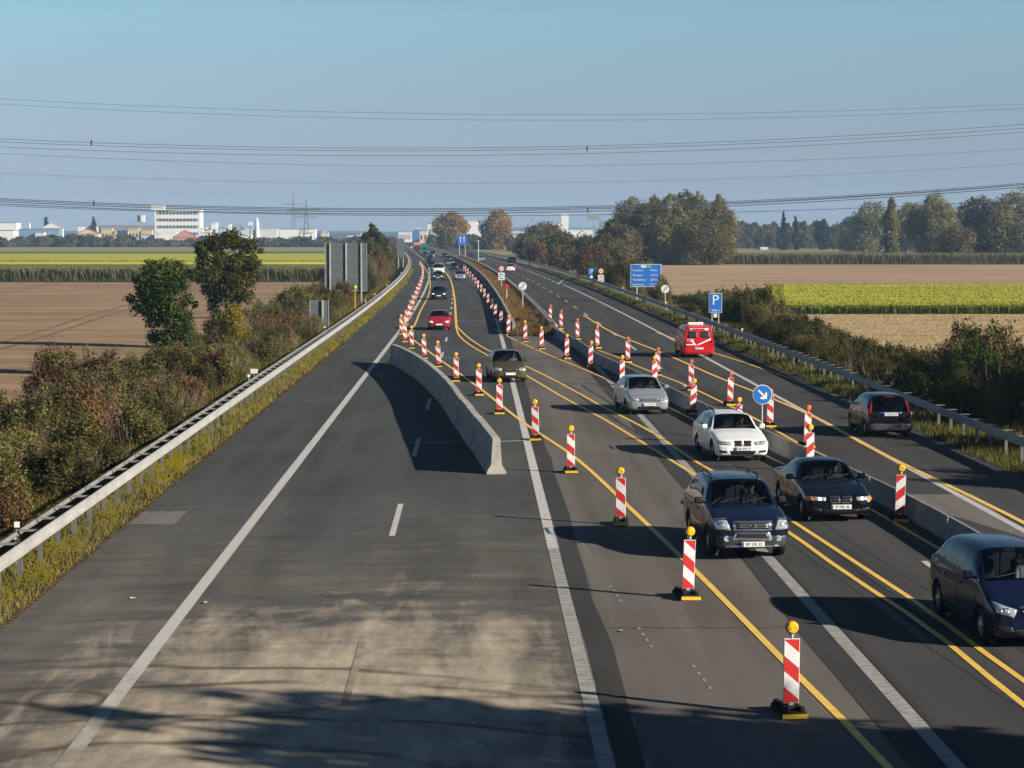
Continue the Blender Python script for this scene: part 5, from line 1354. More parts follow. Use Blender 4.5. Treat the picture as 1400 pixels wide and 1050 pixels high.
# ------------------------------------------------------------------ vegetation
m_bark = mat('bark', (0.075, 0.055, 0.04), 0.9, var=.3, scale=5, bump=.4)
m_twig = mat('dry twigs', (0.15, 0.115, 0.08), .9, var=.3, scale=6)
PAL = {
 'green': [(0.020, 0.034, 0.010), (0.050, 0.074, 0.018), (0.12, 0.135, 0.034)],
 'olive': [(0.045, 0.046, 0.015), (0.115, 0.11, 0.034), (0.22, 0.19, 0.07)],
 'russet': [(0.060, 0.038, 0.018), (0.145, 0.085, 0.036), (0.23, 0.145, 0.07)],
 'yellow': [(0.09, 0.075, 0.015), (0.20, 0.16, 0.022), (0.30, 0.24, 0.04)],
 'brown': [(0.060, 0.048, 0.022), (0.14, 0.11, 0.048), (0.24, 0.19, 0.09)],
 'wine': [(0.035, 0.014, 0.012), (0.075, 0.030, 0.026), (0.12, 0.06, 0.045)],
 'poplar': [(0.095, 0.098, 0.040), (0.20, 0.185, 0.075), (0.35, 0.29, 0.125)],
 'orange': [(0.12, 0.075, 0.02), (0.30, 0.18, 0.045), (0.42, 0.27, 0.07)],
 'hedge': [(0.022, 0.025, 0.009), (0.058, 0.056, 0.019), (0.12, 0.105, 0.038)],
 'olivetree': [(0.020, 0.024, 0.008), (0.055, 0.062, 0.018), (0.125, 0.115, 0.035)],
 'far': [(0.055, 0.060, 0.028), (0.125, 0.115, 0.052), (0.22, 0.175, 0.085)],
 'fir': [(0.010, 0.020, 0.012), (0.022, 0.036, 0.018), (0.04, 0.055, 0.026)],
}
def leaves(blobs, n, size, seed, fuzz=0.0, shell=0.62):
    """n leaf quads in and on a set of soft blobs (centre, radii)"""
    g = np.random.default_rng(seed)
    C = np.array([b[0] for b in blobs], float); Rd = np.array([b[1] for b in blobs], float)
    wt = (Rd[:, 0] * Rd[:, 1] * Rd[:, 2]) ** .75; k = g.choice(len(blobs), n, p=wt / wt.sum())
    d = g.normal(size=(n, 3)); d /= np.linalg.norm(d, axis=1, keepdims=True)
    r = shell + (1 - shell) * g.random(n) ** .6
    r *= 1 + .22 * np.sin(d[:, 0] * 7 + k * 1.7) * np.sin(d[:, 1] * 6 + k) * np.sin(d[:, 2] * 8 + 2 * k)   # ragged outline
    r += np.abs(g.normal(0, .05, n)) * (g.random(n) < .3)
    P = C[k] + d * r[:, None] * Rd[k]
    if fuzz: P = P + g.normal(size=(n, 3)) * Rd[k] * fuzz * (g.random(n)[:, None] < .5)
    nrm = d * .8 + g.normal(size=(n, 3)) * .75 + np.array([0, 0, .35]); nrm /= np.linalg.norm(nrm, axis=1, keepdims=True)
    t = np.cross(nrm, g.normal(size=(n, 3))); t /= np.linalg.norm(t, axis=1, keepdims=True); u = np.cross(nrm, t)
    s = size * g.uniform(.55, 1.35, n)[:, None]
    V = np.empty((n, 4, 3)); V[:, 0] = P - t * s * 1.25; V[:, 1] = P + u * s * .7 + nrm * s * .2; V[:, 2] = P + t * s * 1.25; V[:, 3] = P - u * s * .7 + nrm * s * .2
    return V.reshape(-1, 3)
def shrub_blobs(seed, w_, h_, n=13, up=0.5):
    g = random.Random(seed); out = []
    for i in range(n):
        a = g.uniform(0, 6.28); q = g.random() ** .6 * w_ * .36; z = g.uniform(.16, .80) * h_
        rr = w_ * g.uniform(.13, .25) * (1.15 - .5 * z / h_)
        out.append(((q * math.cos(a), q * math.sin(a), z), (rr, rr, rr * g.uniform(.8, 1.5))))
    for i in range(max(2, n // 3)):       # shoots that stand out of the top
        a = g.uniform(0, 6.28); q = g.random() * w_ * .3; out.append(((q * math.cos(a), q * math.sin(a), h_ * g.uniform(.74, .9)), (w_ * .06, w_ * .06, h_ * .16)))
    return out
def limbs(seed, h_, w_, r0, n=9, z0=.25):
    g = random.Random(seed); mb = MB()
    mb.tube([(0, 0, -.15), (g.uniform(-.1, .1), g.uniform(-.1, .1), h_ * .35), (g.uniform(-.25, .25), g.uniform(-.25, .25), h_ * .85)], [r0, r0 * .7, r0 * .15], 8)
    for i in range(n):
        a = g.uniform(0, 6.28); z = h_ * g.uniform(z0, .7); L = w_ * g.uniform(.25, .45)
        mb.tube([(0, 0, z), (math.cos(a) * L * .5, math.sin(a) * L * .5, z + L * .45), (math.cos(a) * L, math.sin(a) * L, z + L * .95)], [r0 * .38, r0 * .22, r0 * .06], 6)
    return mb
def make_plant(name, pal, w_, h_, seed, n, size, blobs=None, r0=.06, z0=.1, shell=.62, nl=8, palname=None, twigs=0):
    t = empty(name)
    blobs = blobs or shrub_blobs(seed, w_, h_)
    quads('crown' if h_ > 5 else 'foliage', leaves(blobs, n, size, seed, shell=shell * .8, fuzz=.30 if twigs else 0), leafmat(pal + ' foliage', PAL[pal]), parent=t)
    lm = limbs(seed, h_ * .9, w_, r0, nl, z0); g = random.Random(seed)
    for i in range(twigs):      # bare shoots that reach through the leaves
        a = g.uniform(0, 6.28); q = w_ * .40 * g.random() ** .5; z = h_ * g.uniform(.2, .6); k = g.uniform(.25, .5) * h_; dx = math.cos(a) * k * g.uniform(.1, .5); dy = math.sin(a) * k * g.uniform(.1, .5)
        x_, y_ = math.cos(a) * q, math.sin(a) * q; b_ = g.uniform(.010, .018)
        lm.add([(x_ - b_, y_, z), (x_ + b_, y_ + b_, z), (x_ + dx, y_ + dy, z + k)], [(0, 1, 2)])
    lm.build('trunk' if h_ > 5 else 'stems', m_twig if twigs else m_bark, t)
    return t
PROTO = {}
def shrub(pal, var):
    k = (pal, var)
    if k not in PROTO:
        PROTO[k] = [make_plant('shrub', pal, 3.0, 2.9, 31 * var + len(pal) * 7 + ord(pal[0]), 10500, .052, twigs=140), True]
    p = PROTO[k]
    if p[1]: p[1] = False; return p[0]
    return copy_tree(p[0])
plants = []     # (object, side, palette, y) -> labelled together afterwards
def put_shrub(pal, var, x, y, z, sx, sz, side):
    o = shrub(pal, var); o.location = (x, y, z); o.rotation_euler.z = rnd.uniform(0, 6.28); o.scale = (sx, sx * rnd.uniform(.9, 1.1), sz)
    plants.append((o, side, pal, y))
def zl(X):     # bank height at lateral position on the left / right
    return float(np.interp(X, [-26, -17.5, -12.2, -9], [FZ, FZ, -.18, -.03]))
def zr_(X): return float(np.interp(X, [16.6, 19.2, 23.5, 30], [-.03, -.15, FZ + .1, FZ]))
# left bank: low bramble near the rail, taller towards the field
seq = ['olive', 'brown', 'olive', 'hedge', 'olive', 'brown', 'russet', 'hedge', 'yellow', 'olive', 'green', 'olive', 'brown', 'russet', 'hedge', 'wine', 'olive']
y = 41.0; k = 0
while y < 172:
    for X, hmax in ((-12.1, .66), (-14.4, .92), (-17.4, 1.05)):
        if rnd.random() < .08: continue
        x = X + rnd.uniform(-.7, .7); s = rnd.uniform(.72, 1.0) * (.75 if X > -13 else 1.0)
        pal = seq[(k * 5 + int(rnd.random() * 3)) % len(seq)]; k += 1
        if pal in ('yellow', 'green') and rnd.random() < .5: pal = 'olive'
        hz = hmax * rnd.uniform(.78, 1.14) * (.78 if 104 < y < 150 and X < -14 else 1)
        put_shrub(pal, k % 3, x + curve(y), y + rnd.uniform(-1.2, 1.2), zl(x) - .1, s * 1.12, hz, 'left')
    y += 2.6 + (y - 41) * .012
while y < 330:
    for X in (-13.6, -17.0):
        x = X + rnd.uniform(-.8, .8); pal = seq[int(rnd.random() * len(seq))]
        put_shrub(pal, k % 3, x + curve(y), y, zl(x), rnd.uniform(.9, 1.3), rnd.uniform(.8, 1.3) * (1.0 if y < 250 else 1.3), 'left'); k += 1
    y += 6.5
put_shrub('yellow', 0, -16.2, 139, -1.3, .9, 1.35, 'left'); put_shrub('yellow', 1, -15.6, 134, -1.2, .8, .9, 'left')
put_shrub('wine', 0, -19.5, 96, -1.5, 1.3, .95, 'left'); put_shrub('olive', 2, -19.4, 99, -1.5, 1.2, 1.2, 'left'); put_shrub('russet', 1, -20.8, 103, -1.5, 1.1, 1.15, 'left'); put_shrub('green', 1, -20.6, 84, -1.5, .8, .7, 'left')
# right bank, with heights read along the skyline of the hedge
hy = [58, 70, 79, 84, 88, 93, 98, 104, 110, 116, 122, 128, 134, 140, 147, 154, 162, 171, 181, 192, 205, 220, 240, 262, 290, 320]
ht = [2.4, 3.0, 4.6, 5.2, 4.6, 3.4, 3.0, 3.3, 3.4, 3.0, 3.2, 4.0, 4.6, 4.7, 5.0, 4.9, 4.6, 4.4, 3.6, 3.4, 3.4, 3.6, 3.8, 4.0, 4.6, 5.0]
SKX = [880, 900, 930, 960, 1000, 1040, 1080, 1120, 1150, 1200, 1250, 1290, 1305, 1340, 1400, 1460]; SKY = [385, 392, 402, 398, 392, 396, 420, 441, 452, 466, 474, 478, 455, 444, 462, 470]
seqr = ['hedge', 'olive', 'hedge', 'green', 'hedge', 'brown', 'hedge', 'hedge', 'brown', 'hedge', 'olive', 'hedge']
for y, h_ in zip(hy, ht):
    for X, f in ((19.2, .62), (20.9, .8), (22.6, 1.0), (24.6, .95)):
        if X < 20 and (142 < y < 160 or 186 < y < 232): continue
        x = X + rnd.uniform(-.5, .5); pal = seqr[int(rnd.random() * len(seqr))]
        if 60 < y < 110 and pal in ('wine', 'russet'): pal = 'olive'
        if 130 < y < 165 and rnd.random() < .12: pal = 'wine'
        if 74 < y < 95 and rnd.random() < .55: pal = 'green'
        yy = y + rnd.uniform(-2, 2); px_ = 651 + (x + curve(yy)) * F / yy
        if px_ > 880: h_ = min(5.6, max(1.3, CH - (float(np.interp(px_, SKX, SKY)) - 318) / F * yy - zr_(x)))
        sh_ = h_ * f / 2.9 * rnd.uniform(.95, 1.14)
        put_shrub(pal, k % 3, x + curve(yy), yy, zr_(x) - .1, rnd.uniform(.95, 1.25) * (1.0 if X > 21 else .7), sh_, 'right'); k += 1
o = shrub('olive', 1); o.location = (18.95, 212, -.3); o.scale = (.85, .85, 1.15); plants.append((o, 'right', 'olive', 212))
names = {'hedge': 'dark olive', 'green': 'leaf green', 'olive': 'olive green', 'russet': 'russet brown', 'yellow': 'yellow leaved', 'brown': 'dull brown', 'wine': 'wine red'}
for side, rail in (('left', 'behind the left guardrail'), ('right', 'behind the right guardrail')):
    for pal in names:
        L_ = sorted([p for p in plants if p[1] == side and p[2] == pal], key=lambda p: p[3])
        for i, p in enumerate(L_):
            if i < 12: tag(p[0], ordn(i, names[pal] + ' shrub', rail), 'shrub', names[pal] + ' shrubs ' + rail)
            else: tag(p[0], '%s shrub in the farther hedge %s' % (names[pal], rail), 'shrub', 'farther %s shrubs %s' % (names[pal], rail))

def tree(name, pal, x, y, z, w_, h_, seed, n, size, label, cat='tree', group=None, kind='round', base=.12, r0=None, shell=.34):
    g = random.Random(seed); bl = []
    nb = 16 if kind != 'column' else 12
    for i in range(nb):
        zz = base + (1 - base) * (i + .5) / nb; a = g.uniform(0, 6.28)
        if kind == 'round': rad = math.sin(math.pi * min(.97, max(.12, (zz - base) / (1 - base) * .86 + .12))) ** .6
        elif kind == 'column': rad = (math.sin(math.pi * min(.98, (zz - base) / (1 - base) * .85 + .12))) ** .7
        elif kind == 'cone': rad = 1.05 - (zz - base) / (1 - base)
        else: rad = .55 + .45 * (zz - base) / (1 - base) if zz < .8 else .8      # vase: wider above
        q = w_ * .5 * rad * g.uniform(.35, .72) * (.3 if kind == 'column' else 1); rr = w_ * .5 * rad * g.uniform(.40, .62) * (1.3 if kind == 'column' else 1)
        bl.append(((q * math.cos(a), q * math.sin(a), zz * h_ * .96), (rr, rr, max(rr * g.uniform(.7, 1.1), h_ * .055))))
        if kind in ('round', 'vase'):
            a += g.uniform(1.6, 4.2); rr *= .8; bl.append(((q * 1.15 * math.cos(a), q * 1.15 * math.sin(a), min(.94, zz + g.uniform(-.05, .05)) * h_ * .96), (rr, rr, rr)))
    t = empty(name, (x, y, z))
    quads('crown', leaves(bl, n, size, seed, shell=shell, fuzz=.2), leafmat(pal + ' crown foliage', PAL[pal], .42), parent=t)
    limbs(seed, h_ * .85, w_ * .8, r0 or h_ * .018, 8, max(.15, base)).build('trunk', m_bark, t)
    return tag(t, label, cat, group)
# the two dark trees on the left bank
def crop_tree(x, y, k, ox, oy, blobs, pal, seed, n, size, label, h_):
    g = random.Random(seed); s = k / 5; bl = []
    for a, b, r in blobs:
        for dy in ((-1, 1) if r > 50 else (0,)):
            rr = r * s * g.uniform(.85, 1.12); bl.append((((a - ox) * s + g.uniform(-.25, .25), dy * r * s * g.uniform(.5, 1.3), (oy - b) * s + g.uniform(-.2, .2)), (rr, rr, rr * g.uniform(.8, 1.15))))
    t = empty('broadleaf_tree', (x, y, FZ))
    quads('crown', leaves(bl, n, size, seed, shell=.3, fuzz=.22), leafmat(pal + ' foliage', PAL[pal]), parent=t)
    limbs(seed, h_ * .9, h_ * .45, .16, 9, .2).build('trunk', m_bark, t)
    return tag(t, label, 'tree')
crop_tree(-18.9, 127, 127 / F, 400, 1035, [(300, 300, 60), (400, 290, 60), (500, 310, 65), (560, 330, 40), (230, 380, 60), (330, 400, 75), (470, 420, 75), (165, 510, 42), (230, 545, 65), (330, 540, 78), (450, 555, 78), (525, 500, 50), (330, 640, 65), (430, 660, 78), (515, 620, 55), (320, 755, 58), (420, 770, 75), (510, 740, 60), (360, 860, 58), (450, 880, 68), (430, 970, 50), (260, 460, 60), (390, 480, 75), (300, 590, 60)],
    'green', 11, 22000, .075, 'dark green tree, the nearer and lower of two on the left bank', 7.0)
crop_tree(-19.1, 158, 158 / F, 800, 850, [(640, 165, 55), (740, 120, 65), (800, 60, 35), (850, 115, 65), (950, 140, 65), (1030, 195, 28), (650, 250, 55), (760, 240, 75), (880, 250, 75), (975, 280, 55), (640, 350, 58), (750, 360, 70), (860, 370, 75), (960, 370, 55), (640, 440, 45), (720, 475, 55), (830, 480, 65), (930, 490, 55), (595, 540, 28), (870, 570, 50), (930, 620, 55), (900, 690, 60), (820, 720, 60), (700, 560, 50), (760, 640, 65), (900, 780, 60), (760, 800, 60), (690, 690, 50)],
    'olivetree', 12, 22000, .085, 'dark olive tree, the farther and taller of two on the left bank', 9.0)
# trees beside the bridge, right of the frame, whose shade falls over the foreground
BR = 'tall trees beside the bridge that shade the foreground'
for (x, y, w_, h_, sd) in ((21.0, 19.2, 7.5, 10.6, 41), (27.0, 17.4, 7.0, 12.4, 42), (17.4, 20.4, 6.0, 6.6, 43), (21.6, 17.4, 5.6, 13.4, 44), (25.2, 17.0, 5.0, 14.8, 45)):
    tree('bridge_tree', 'olive', x, y, -.6, w_, h_, sd, 2600, .24, 'tall tree beside the bridge shading the foreground', group=BR, base=.2, shell=.3)
# big grove right of the middle
g_ = random.Random(5); lab = ['leftmost dark', 'broad round', 'tall crowned', 'tallest ragged', 'high forked', 'tall slim', 'rightmost rounded', 'low yellowish', 'low green', 'wide brownish']
for i, (px, top, wpx, pal) in enumerate(((838, 296, 34, 'olive'), (866, 266, 62, 'poplar'), (893, 264, 52, 'brown'), (915, 262, 44, 'poplar'), (937, 257, 40, 'brown'), (955, 260, 42, 'poplar'), (983, 264, 46, 'poplar'), (852, 306, 44, 'brown'), (905, 300, 70, 'poplar'), (960, 300, 70, 'brown'))):
    y = 560 + (i * 37) % 50 - (25 if i > 6 else 0); s = y / F; x = (px - 651) * s
    tree('grove_tree', pal, x, y, FZ, wpx * s * 1.12, (CH + (318 - top) * s) - FZ, 100 + i, 13000, .27, '%s tree in the big grove behind the blue distance sign' % lab[i], group='grove of tall trees right of the middle', base=.05)
# poplar and big trees at the right edge
def far_tree(px, top, wpx, y, pal, label, kind='round', group=None, n=5000, size=None, wk=1.0, name='far_tree', base=.06, zb=FZ):
    s = y / F
    return tree(name, pal, (px - 651) * s, y, zb, wpx * s, (CH + (318 - top) * s) - zb, int(px * 13 + y), int(n * 1.7), size or .00050 * y, label, kind=kind, group=group, base=base)
far_tree(1218, 268, 30, 625, 'poplar', 'narrow upright poplar alone before the right tree group', 'column', n=7000)
far_tree(1276, 263, 74, 640, 'poplar', 'tall rounded tree just right of the narrow poplar', n=8000)
far_tree(1338, 266, 72, 650, 'brown', 'broad brownish tree second from the right frame edge', n=8000)
far_tree(1388, 258, 88, 640, 'poplar', 'broad tawny tree at the right frame edge', n=9000)
far_tree(1308, 306, 60, 620, 'brown', 'low brown tree between the two broad right trees', n=3500)
far_tree(1190, 275, 60, 900, 'poplar', 'hazy green tree behind the narrow poplar on its left', n=5000)
far_tree(1246, 276, 56, 900, 'poplar', 'hazy tawny tree behind the narrow poplar on its right', n=5000)
far_tree(1168, 294, 46, 960, 'poplar', 'hazy low green tree left of the narrow poplar', n=4000)
g_ = random.Random(9); HG = 'hazy trees of the far right wood'
for i in range(22):
    px = 1000 + i * 8.2; far_tree(px, 314 - g_.uniform(0, 15), g_.uniform(18, 30), g_.uniform(1080, 1250), 'far', 'hazy blue green tree in the far right wood', group=HG, n=2200)
far_tree(1071, 287, 15, 1050, 'fir', 'dark pointed fir, the taller one above the far right wood', 'cone', n=3000); far_tree(1087, 292, 12, 1050, 'fir', 'dark pointed fir, the shorter one above the far right wood', 'cone', n=3000)
far_tree(1124, 298, 22, 1060, 'fir', 'flat topped dark tree above the far right wood', n=3000)
for i in range(12): far_tree(1300 + i * 12, 322 - g_.uniform(0, 12), 34, 900, 'far', 'hazy tree behind the broad trees at the right edge', group='hazy trees behind the right group', n=2000)
# right middle, along the motorway
for i, (px, top, wpx, y, pal, kd) in enumerate(((745, 303, 62, 700, 'brown', 'bushy brown tree'), (722, 322, 36, 640, 'brown', 'low brown tree'), (768, 318, 46, 620, 'olive', 'olive tree'), (800, 322, 46, 560, 'brown', 'round brown tree'), (826, 318, 40, 520, 'olive', 'dark olive tree'), (736, 330, 30, 540, 'russet', 'low russet tree'), (770, 335, 44, 470, 'brown', 'spreading brown tree'), (808, 337, 50, 430, 'russet', 'spreading russet tree'), (842, 338, 50, 390, 'brown', 'low spreading brown tree'), (880, 352, 40, 360, 'olive', 'low olive tree'))):
    far_tree(px, top, wpx, y, pal, '%s %s along the outgoing lanes before the grove' % (ORD[i + 1] if i else 'first', kd), n=4200)
far_tree(617, 288, 48, 1150, 'orange', 'orange tinted tree, the left one of two above the motorway', n=5200); far_tree(681, 286, 46, 1080, 'orange', 'orange tinted tree, the right one of two above the motorway', n=5200)
for i in range(22): far_tree(590 + i * 7.2, 327 - g_.uniform(0, 9), g_.uniform(14, 22), g_.uniform(960, 1300), 'far' if i % 3 else 'brown', 'small hazy tree in the belt below the two orange trees', group='small trees below the orange pair', n=1400)
# left middle clump beside the curve
for i, (px, top, wpx, y, pal) in enumerate(((510, 304, 32, 430, 'green'), (500, 318, 26, 400, 'olive'), (524, 320, 26, 440, 'brown'), (512, 332, 30, 370, 'brown'), (530, 336, 20, 420, 'olive'), (539, 338, 16, 470, 'russet'), (496, 345, 26, 330, 'olive'))):
    far_tree(px, top, wpx, y, pal, '%s tree in the clump right of the large grey sign back' % (['tallest dark', 'left olive', 'brownish', 'low brown', 'small olive', 'small russet', 'lowest olive'][i]), n=5200, group='clump beside the left curve')
# hedges and tree belts before the town
HL = 'dark hedge trees before the left town'
for i in range(62):
    px = -20 + i * 8.6; y = g_.uniform(1270, 1330); far_tree(px, 332 - g_.uniform(0, 9) - (5 if 60 < px < 160 else 0), g_.uniform(15, 26), y, ('far', 'brown', 'far', 'fir')[i % 4], 'dark hedge tree in the belt before the left town', group=HL, n=900)
for px in (67, 131): far_tree(px, 296, 9, 1650, 'fir', 'slim pointed tree among the roofs, %s' % ('the left one' if px < 100 else 'right of the tan gabled house'), 'column', n=1200)
for i in range(14): far_tree(440 + i * 8, 331 - g_.uniform(0, 7), 18, 1400, 'far', 'small hazy tree behind the large grey sign back', group='small trees behind the sign back', n=900)
# low dry weeds by the end of the median
for i, (x, y) in enumerate(((4.5, 150.5), (3.7, 152.5), (5.0, 155), (4.2, 158), (3.4, 162))):
    o = shrub('russet', i % 3) if False else shrub('brown', i % 3); o.location = (x, y, .02); o.scale = (.35, .35, .28); tag(o, ordn(i, 'low dry brown weed tuft', 'at the near tip of the median'), 'weed', 'weed tufts on the median tip')

# ------------------------------------------------------------------ the town
m_wall = mat('white render', (0.66, 0.66, 0.64), .8, var=.06, scale=.2); m_cream = mat('cream render', (0.55, 0.47, 0.34), .8, var=.08, scale=.2); m_win = mat('dark window band', (0.06, 0.075, 0.085), .2)
m_roofr = mat('red tile roof', (0.26, 0.11, 0.075), .8, var=.15, scale=.5); m_roofg = mat('grey roof', (0.20, 0.21, 0.22), .7, var=.1, scale=.3); m_roofb = mat('bluish roof', (0.16, 0.24, 0.34), .6); m_yw = mat('yellow render', (0.50, 0.41, 0.24), .8)
def house(name, x0, x1, ytop, y, wall, roof, label, bands=0, gable=0.0, depth=None, cat='building', wcols=0, flat_h=.5, group=None):
    s = y / F; w_ = (x1 - x0) * s; xc = ((x0 + x1) / 2 - 651) * s; h_ = CH + (318 - ytop) * s - FZ; dp_ = depth or max(8, w_ * .5)
    t = empty(name, (xc, y, FZ)); he = h_ - gable
    MB().box((0, dp_ / 2, he / 2), (w_, dp_, he)).build('wall', wall, t)
    if gable:
        MB().prism([(-w_ / 2 - .4, he - .1), (w_ / 2 + .4, he - .1), (0, h_)], -.4, dp_ + .4).build('roof', roof, t); MB().prism([(-w_ / 2 + .5, he - .08), (w_ / 2 - .5, he - .08), (0, h_ - .5)], -.42, -.38).build('gable_wall', wall, t)
    else: MB().box((0, dp_ / 2, h_ + .02), (w_ + .5, dp_ + .5, flat_h)).build('roof', roof, t)
    for k in range(bands):
        z = he * (k + .62) / bands
        wn = MB().box((0, -.04, z), (w_ * .90, .12, he / bands * .42)).build('window', m_win, t)
        fr = MB()
        for q in range(12): fr.box((-w_ * .45 + w_ * .9 * (q + .5) / 12, -.12, z), (.35, .06, he / bands * .42))
        fr.build('frame', wall, wn)
    for k in range(wcols): MB().box((-w_ / 2 + w_ * (k + .5) / wcols, -.04, he * .55), (w_ / wcols * .45, .1, he * .3)).build('window', m_win, t)
    return tag(t, label, cat, group)
h = house('office_block', 214, 276, 288, 1500, m_wall, m_wall, 'white office block with five dark window bands', bands=5)
s = 1500 / F; MB().box((-14.5, 5, CH + 30 * s - FZ + 2.2), (9.5, 6, 3.4)).build('roof_house', m_wall, h)
house('warehouse', -30, 27, 304.5, 1500, m_wall, m_roofg, 'white warehouse at the left frame edge, the taller one behind'); house('warehouse', -30, 23, 315, 1420, m_wall, m_roofb, 'white warehouse at the left frame edge, the lower one in front')
house('gabled_house', 60, 88, 304, 1600, m_wall, mat('tan roof', (0.36, 0.24, 0.16), .8), 'white house with a tan gable between the two slim trees', gable=4.5); house('long_hall', 30, 84, 313, 1480, m_roofb, m_roofb, 'low bluish hall left of the cream gabled house')
house('gabled_house', 107, 138, 313, 1450, m_cream, m_roofr, 'cream house with a red gable before the yellow row', gable=3.2, wcols=3); house('flat_building', 110, 138, 309, 1650, m_wall, m_roofg, 'white flat building behind the cream gabled house', wcols=5)
house('long_hall', 141, 216, 308.5, 1650, m_roofg, m_roofg, 'long dark roofed hall left of the white office block')
for i in range(4): house('row_house', 142 + i * 18, 156 + i * 18, 313 + (i % 2) * 2, 1560, m_yw, m_yw, '%s yellow row house left of the white office block' % ['first', 'second', 'third', 'fourth'][i], wcols=3, group='yellow row houses')
house('gabled_house', 238, 270, 314.5, 1400, mat('pinkish render', (0.45, 0.25, 0.18), .8), m_roofr, 'red brown gabled house in front of the white office block', gable=5.0); house('flat_building', 218, 244, 318, 1420, m_wall, m_wall, 'small white flat building under the white office block')
house('silo_building', 276, 284, 312, 1480, m_wall, m_wall, 'small white block at the right foot of the office block'); house('silo_building', 291, 298.5, 305, 1600, m_wall, m_wall, 'white silo tower, the left and taller of two', wcols=1); house('silo_building', 313, 317, 306, 1600, m_wall, m_roofg, 'white silo tower, the right and thinner of two')
house('long_hall', 284, 337, 312, 1650, mat('pale blue cladding', (0.36, 0.44, 0.50), .6), m_roofg, 'pale bluish hall right of the white silo towers'); house('flat_building', 276, 310, 318.5, 1450, m_wall, m_roofg, 'low white building below the silo towers', wcols=6)
house('warehouse', 337, 380, 314, 1450, mat('grey white cladding', (0.50, 0.52, 0.53), .7), m_wall, 'grey white warehouse below the white mast'); house('warehouse', 383, 432, 313, 1500, m_wall, m_roofb, 'white warehouse with bluish roof left of the grey sign back'); house('flat_building', 328, 345, 322, 1400, m_wall, m_wall, 'small low white shed before the grey white warehouse')
for x0, lab in ((434, 'left'), (447, 'middle'), (460, 'right')): house('gabled_house', x0, x0 + 10, 325, 1500, m_wall, m_roofr, 'tiny white house with red roof, the %s of three above the grey sign back' % lab, gable=2.4, group='tiny houses above the sign back')
house('logistics_hall', 639, 663, 303, 1700, m_wall, m_wall, 'tall white windowless hall between the two orange trees'); house('flat_building', 585, 612, 306, 1750, m_wall, m_roofg, 'white building behind the left orange tree', wcols=5); house('flat_building', 696, 730, 317, 1550, m_wall, m_wall, 'white building with dark windows right of the right orange tree', bands=2)
house('tower', 767, 777, 293, 1600, m_wall, m_wall, 'slim white tower above the brown trees', wcols=0); house('flat_building', 757, 768, 306, 1620, m_wall, m_wall, 'small white roof block left of the slim white tower'); house('flat_building', 777, 812, 314.5, 1500, m_wall, m_wall, 'low white building right of the slim white tower', wcols=4); house('flat_building', 820, 828, 302, 1700, m_roofg, m_roofg, 'small grey block left of the big grove')
house('flat_building', 545, 563, 318, 1600, m_wall, m_wall, 'low white building at the vanishing end of the motorway', bands=1); house('blue_building', 565, 574, 313, 1500, mat('blue cladding', (0.05, 0.15, 0.36), .5), m_wall, 'blue building with white roof edge at the end of the motorway')
g2 = random.Random(21)
for i, px in enumerate((30, 42, 52, 90, 99, 150, 163, 178, 196, 204, 282, 300, 309, 320, 330, 352, 372, 396, 418, 440, 475, 488, 574, 588, 705, 722, 738, 790)):
    house('small_house', px, px + g2.uniform(7, 13), 319 - g2.uniform(-3, 6), 1390 + g2.uniform(0, 160), (m_wall, m_cream, mat('grey white cladding', (.5, .52, .53), .7))[i % 3], (m_roofr, m_roofg, m_roofg, m_roofr, m_roofb)[i % 5], 'small pale house half hidden in the tree belt of the town', gable=(2.4 if i % 2 else 0), wcols=2, group='small houses in the tree belt')
house('shed', 1040, 1050, 338.5, 1080, m_wall, m_wall, 'tiny white shed before the far right wood'); 
def mast(px, y, top, rad, label, m=m_wall, cone=True):
    s = y / F; x = (px - 651) * s; h_ = CH + (318 - top) * s - FZ
    t = tag(MB().tube([(0, 0, 0), (0, 0, h_ * .8), (0, 0, h_)], [rad, rad * .8, rad * .1 if cone else rad * .7], 10).build('mast', m), label, 'mast'); t.location = (x, y, FZ); return t
mast(353, 1450, 297, 1.7, 'white pointed mast above the grey white warehouse'); mast(208 / 4.667 + 0, 1500, 305, .8, 'thin white mast left of the tan gabled house', cone=False); mast(1070, 1080, 324, 1.2, 'short white column before the far right wood', cone=False)
s = 1450 / F; lg = empty('sign_cube', ((196 - 651) * s, 1450, FZ)); hz = CH + (318 - 299) * s - FZ
MB().tube([(0, 0, 0), (0, 0, hz)], .35, 8).build('pole', m_roofg, lg); MB().box((1.2, 0, hz), (2.6, 3, 4.6)).build('sign_face', m_wall, lg); MB().box((-1.4, 0, hz), (2.4, 3, 4.6)).build('sign_face', m_win, lg); tag(lg, 'half white half dark sign cube on a pole left of the office block', 'sign')
s = 1450 / F; lg = empty('sign_cube', ((344 - 651) * s, 1450, FZ)); hz = CH + (318 - 306) * s - FZ
MB().tube([(0, 0, 0), (0, 0, hz)], .35, 8).build('pole', m_roofg, lg); MB().box((0, 0, hz), (3.2, 3, 2.4)).build('sign_face', m_wall, lg); tag(lg, 'small white sign cube left of the white pointed mast', 'sign')
s = 1300 / F; lg = empty('billboard', ((811 - 651) * s, 1300, FZ)); hz = CH + (318 - 298) * s - FZ
MB().tube([(0, 0, 0), (0, 0, hz)], .3, 8).build('pole', m_roofg, lg); MB().box((0, 0, hz), (8, .5, 2.6)).build('sign_face', m_roofg, lg); tag(lg, 'grey sign board high on a pole left of the big grove', 'sign')

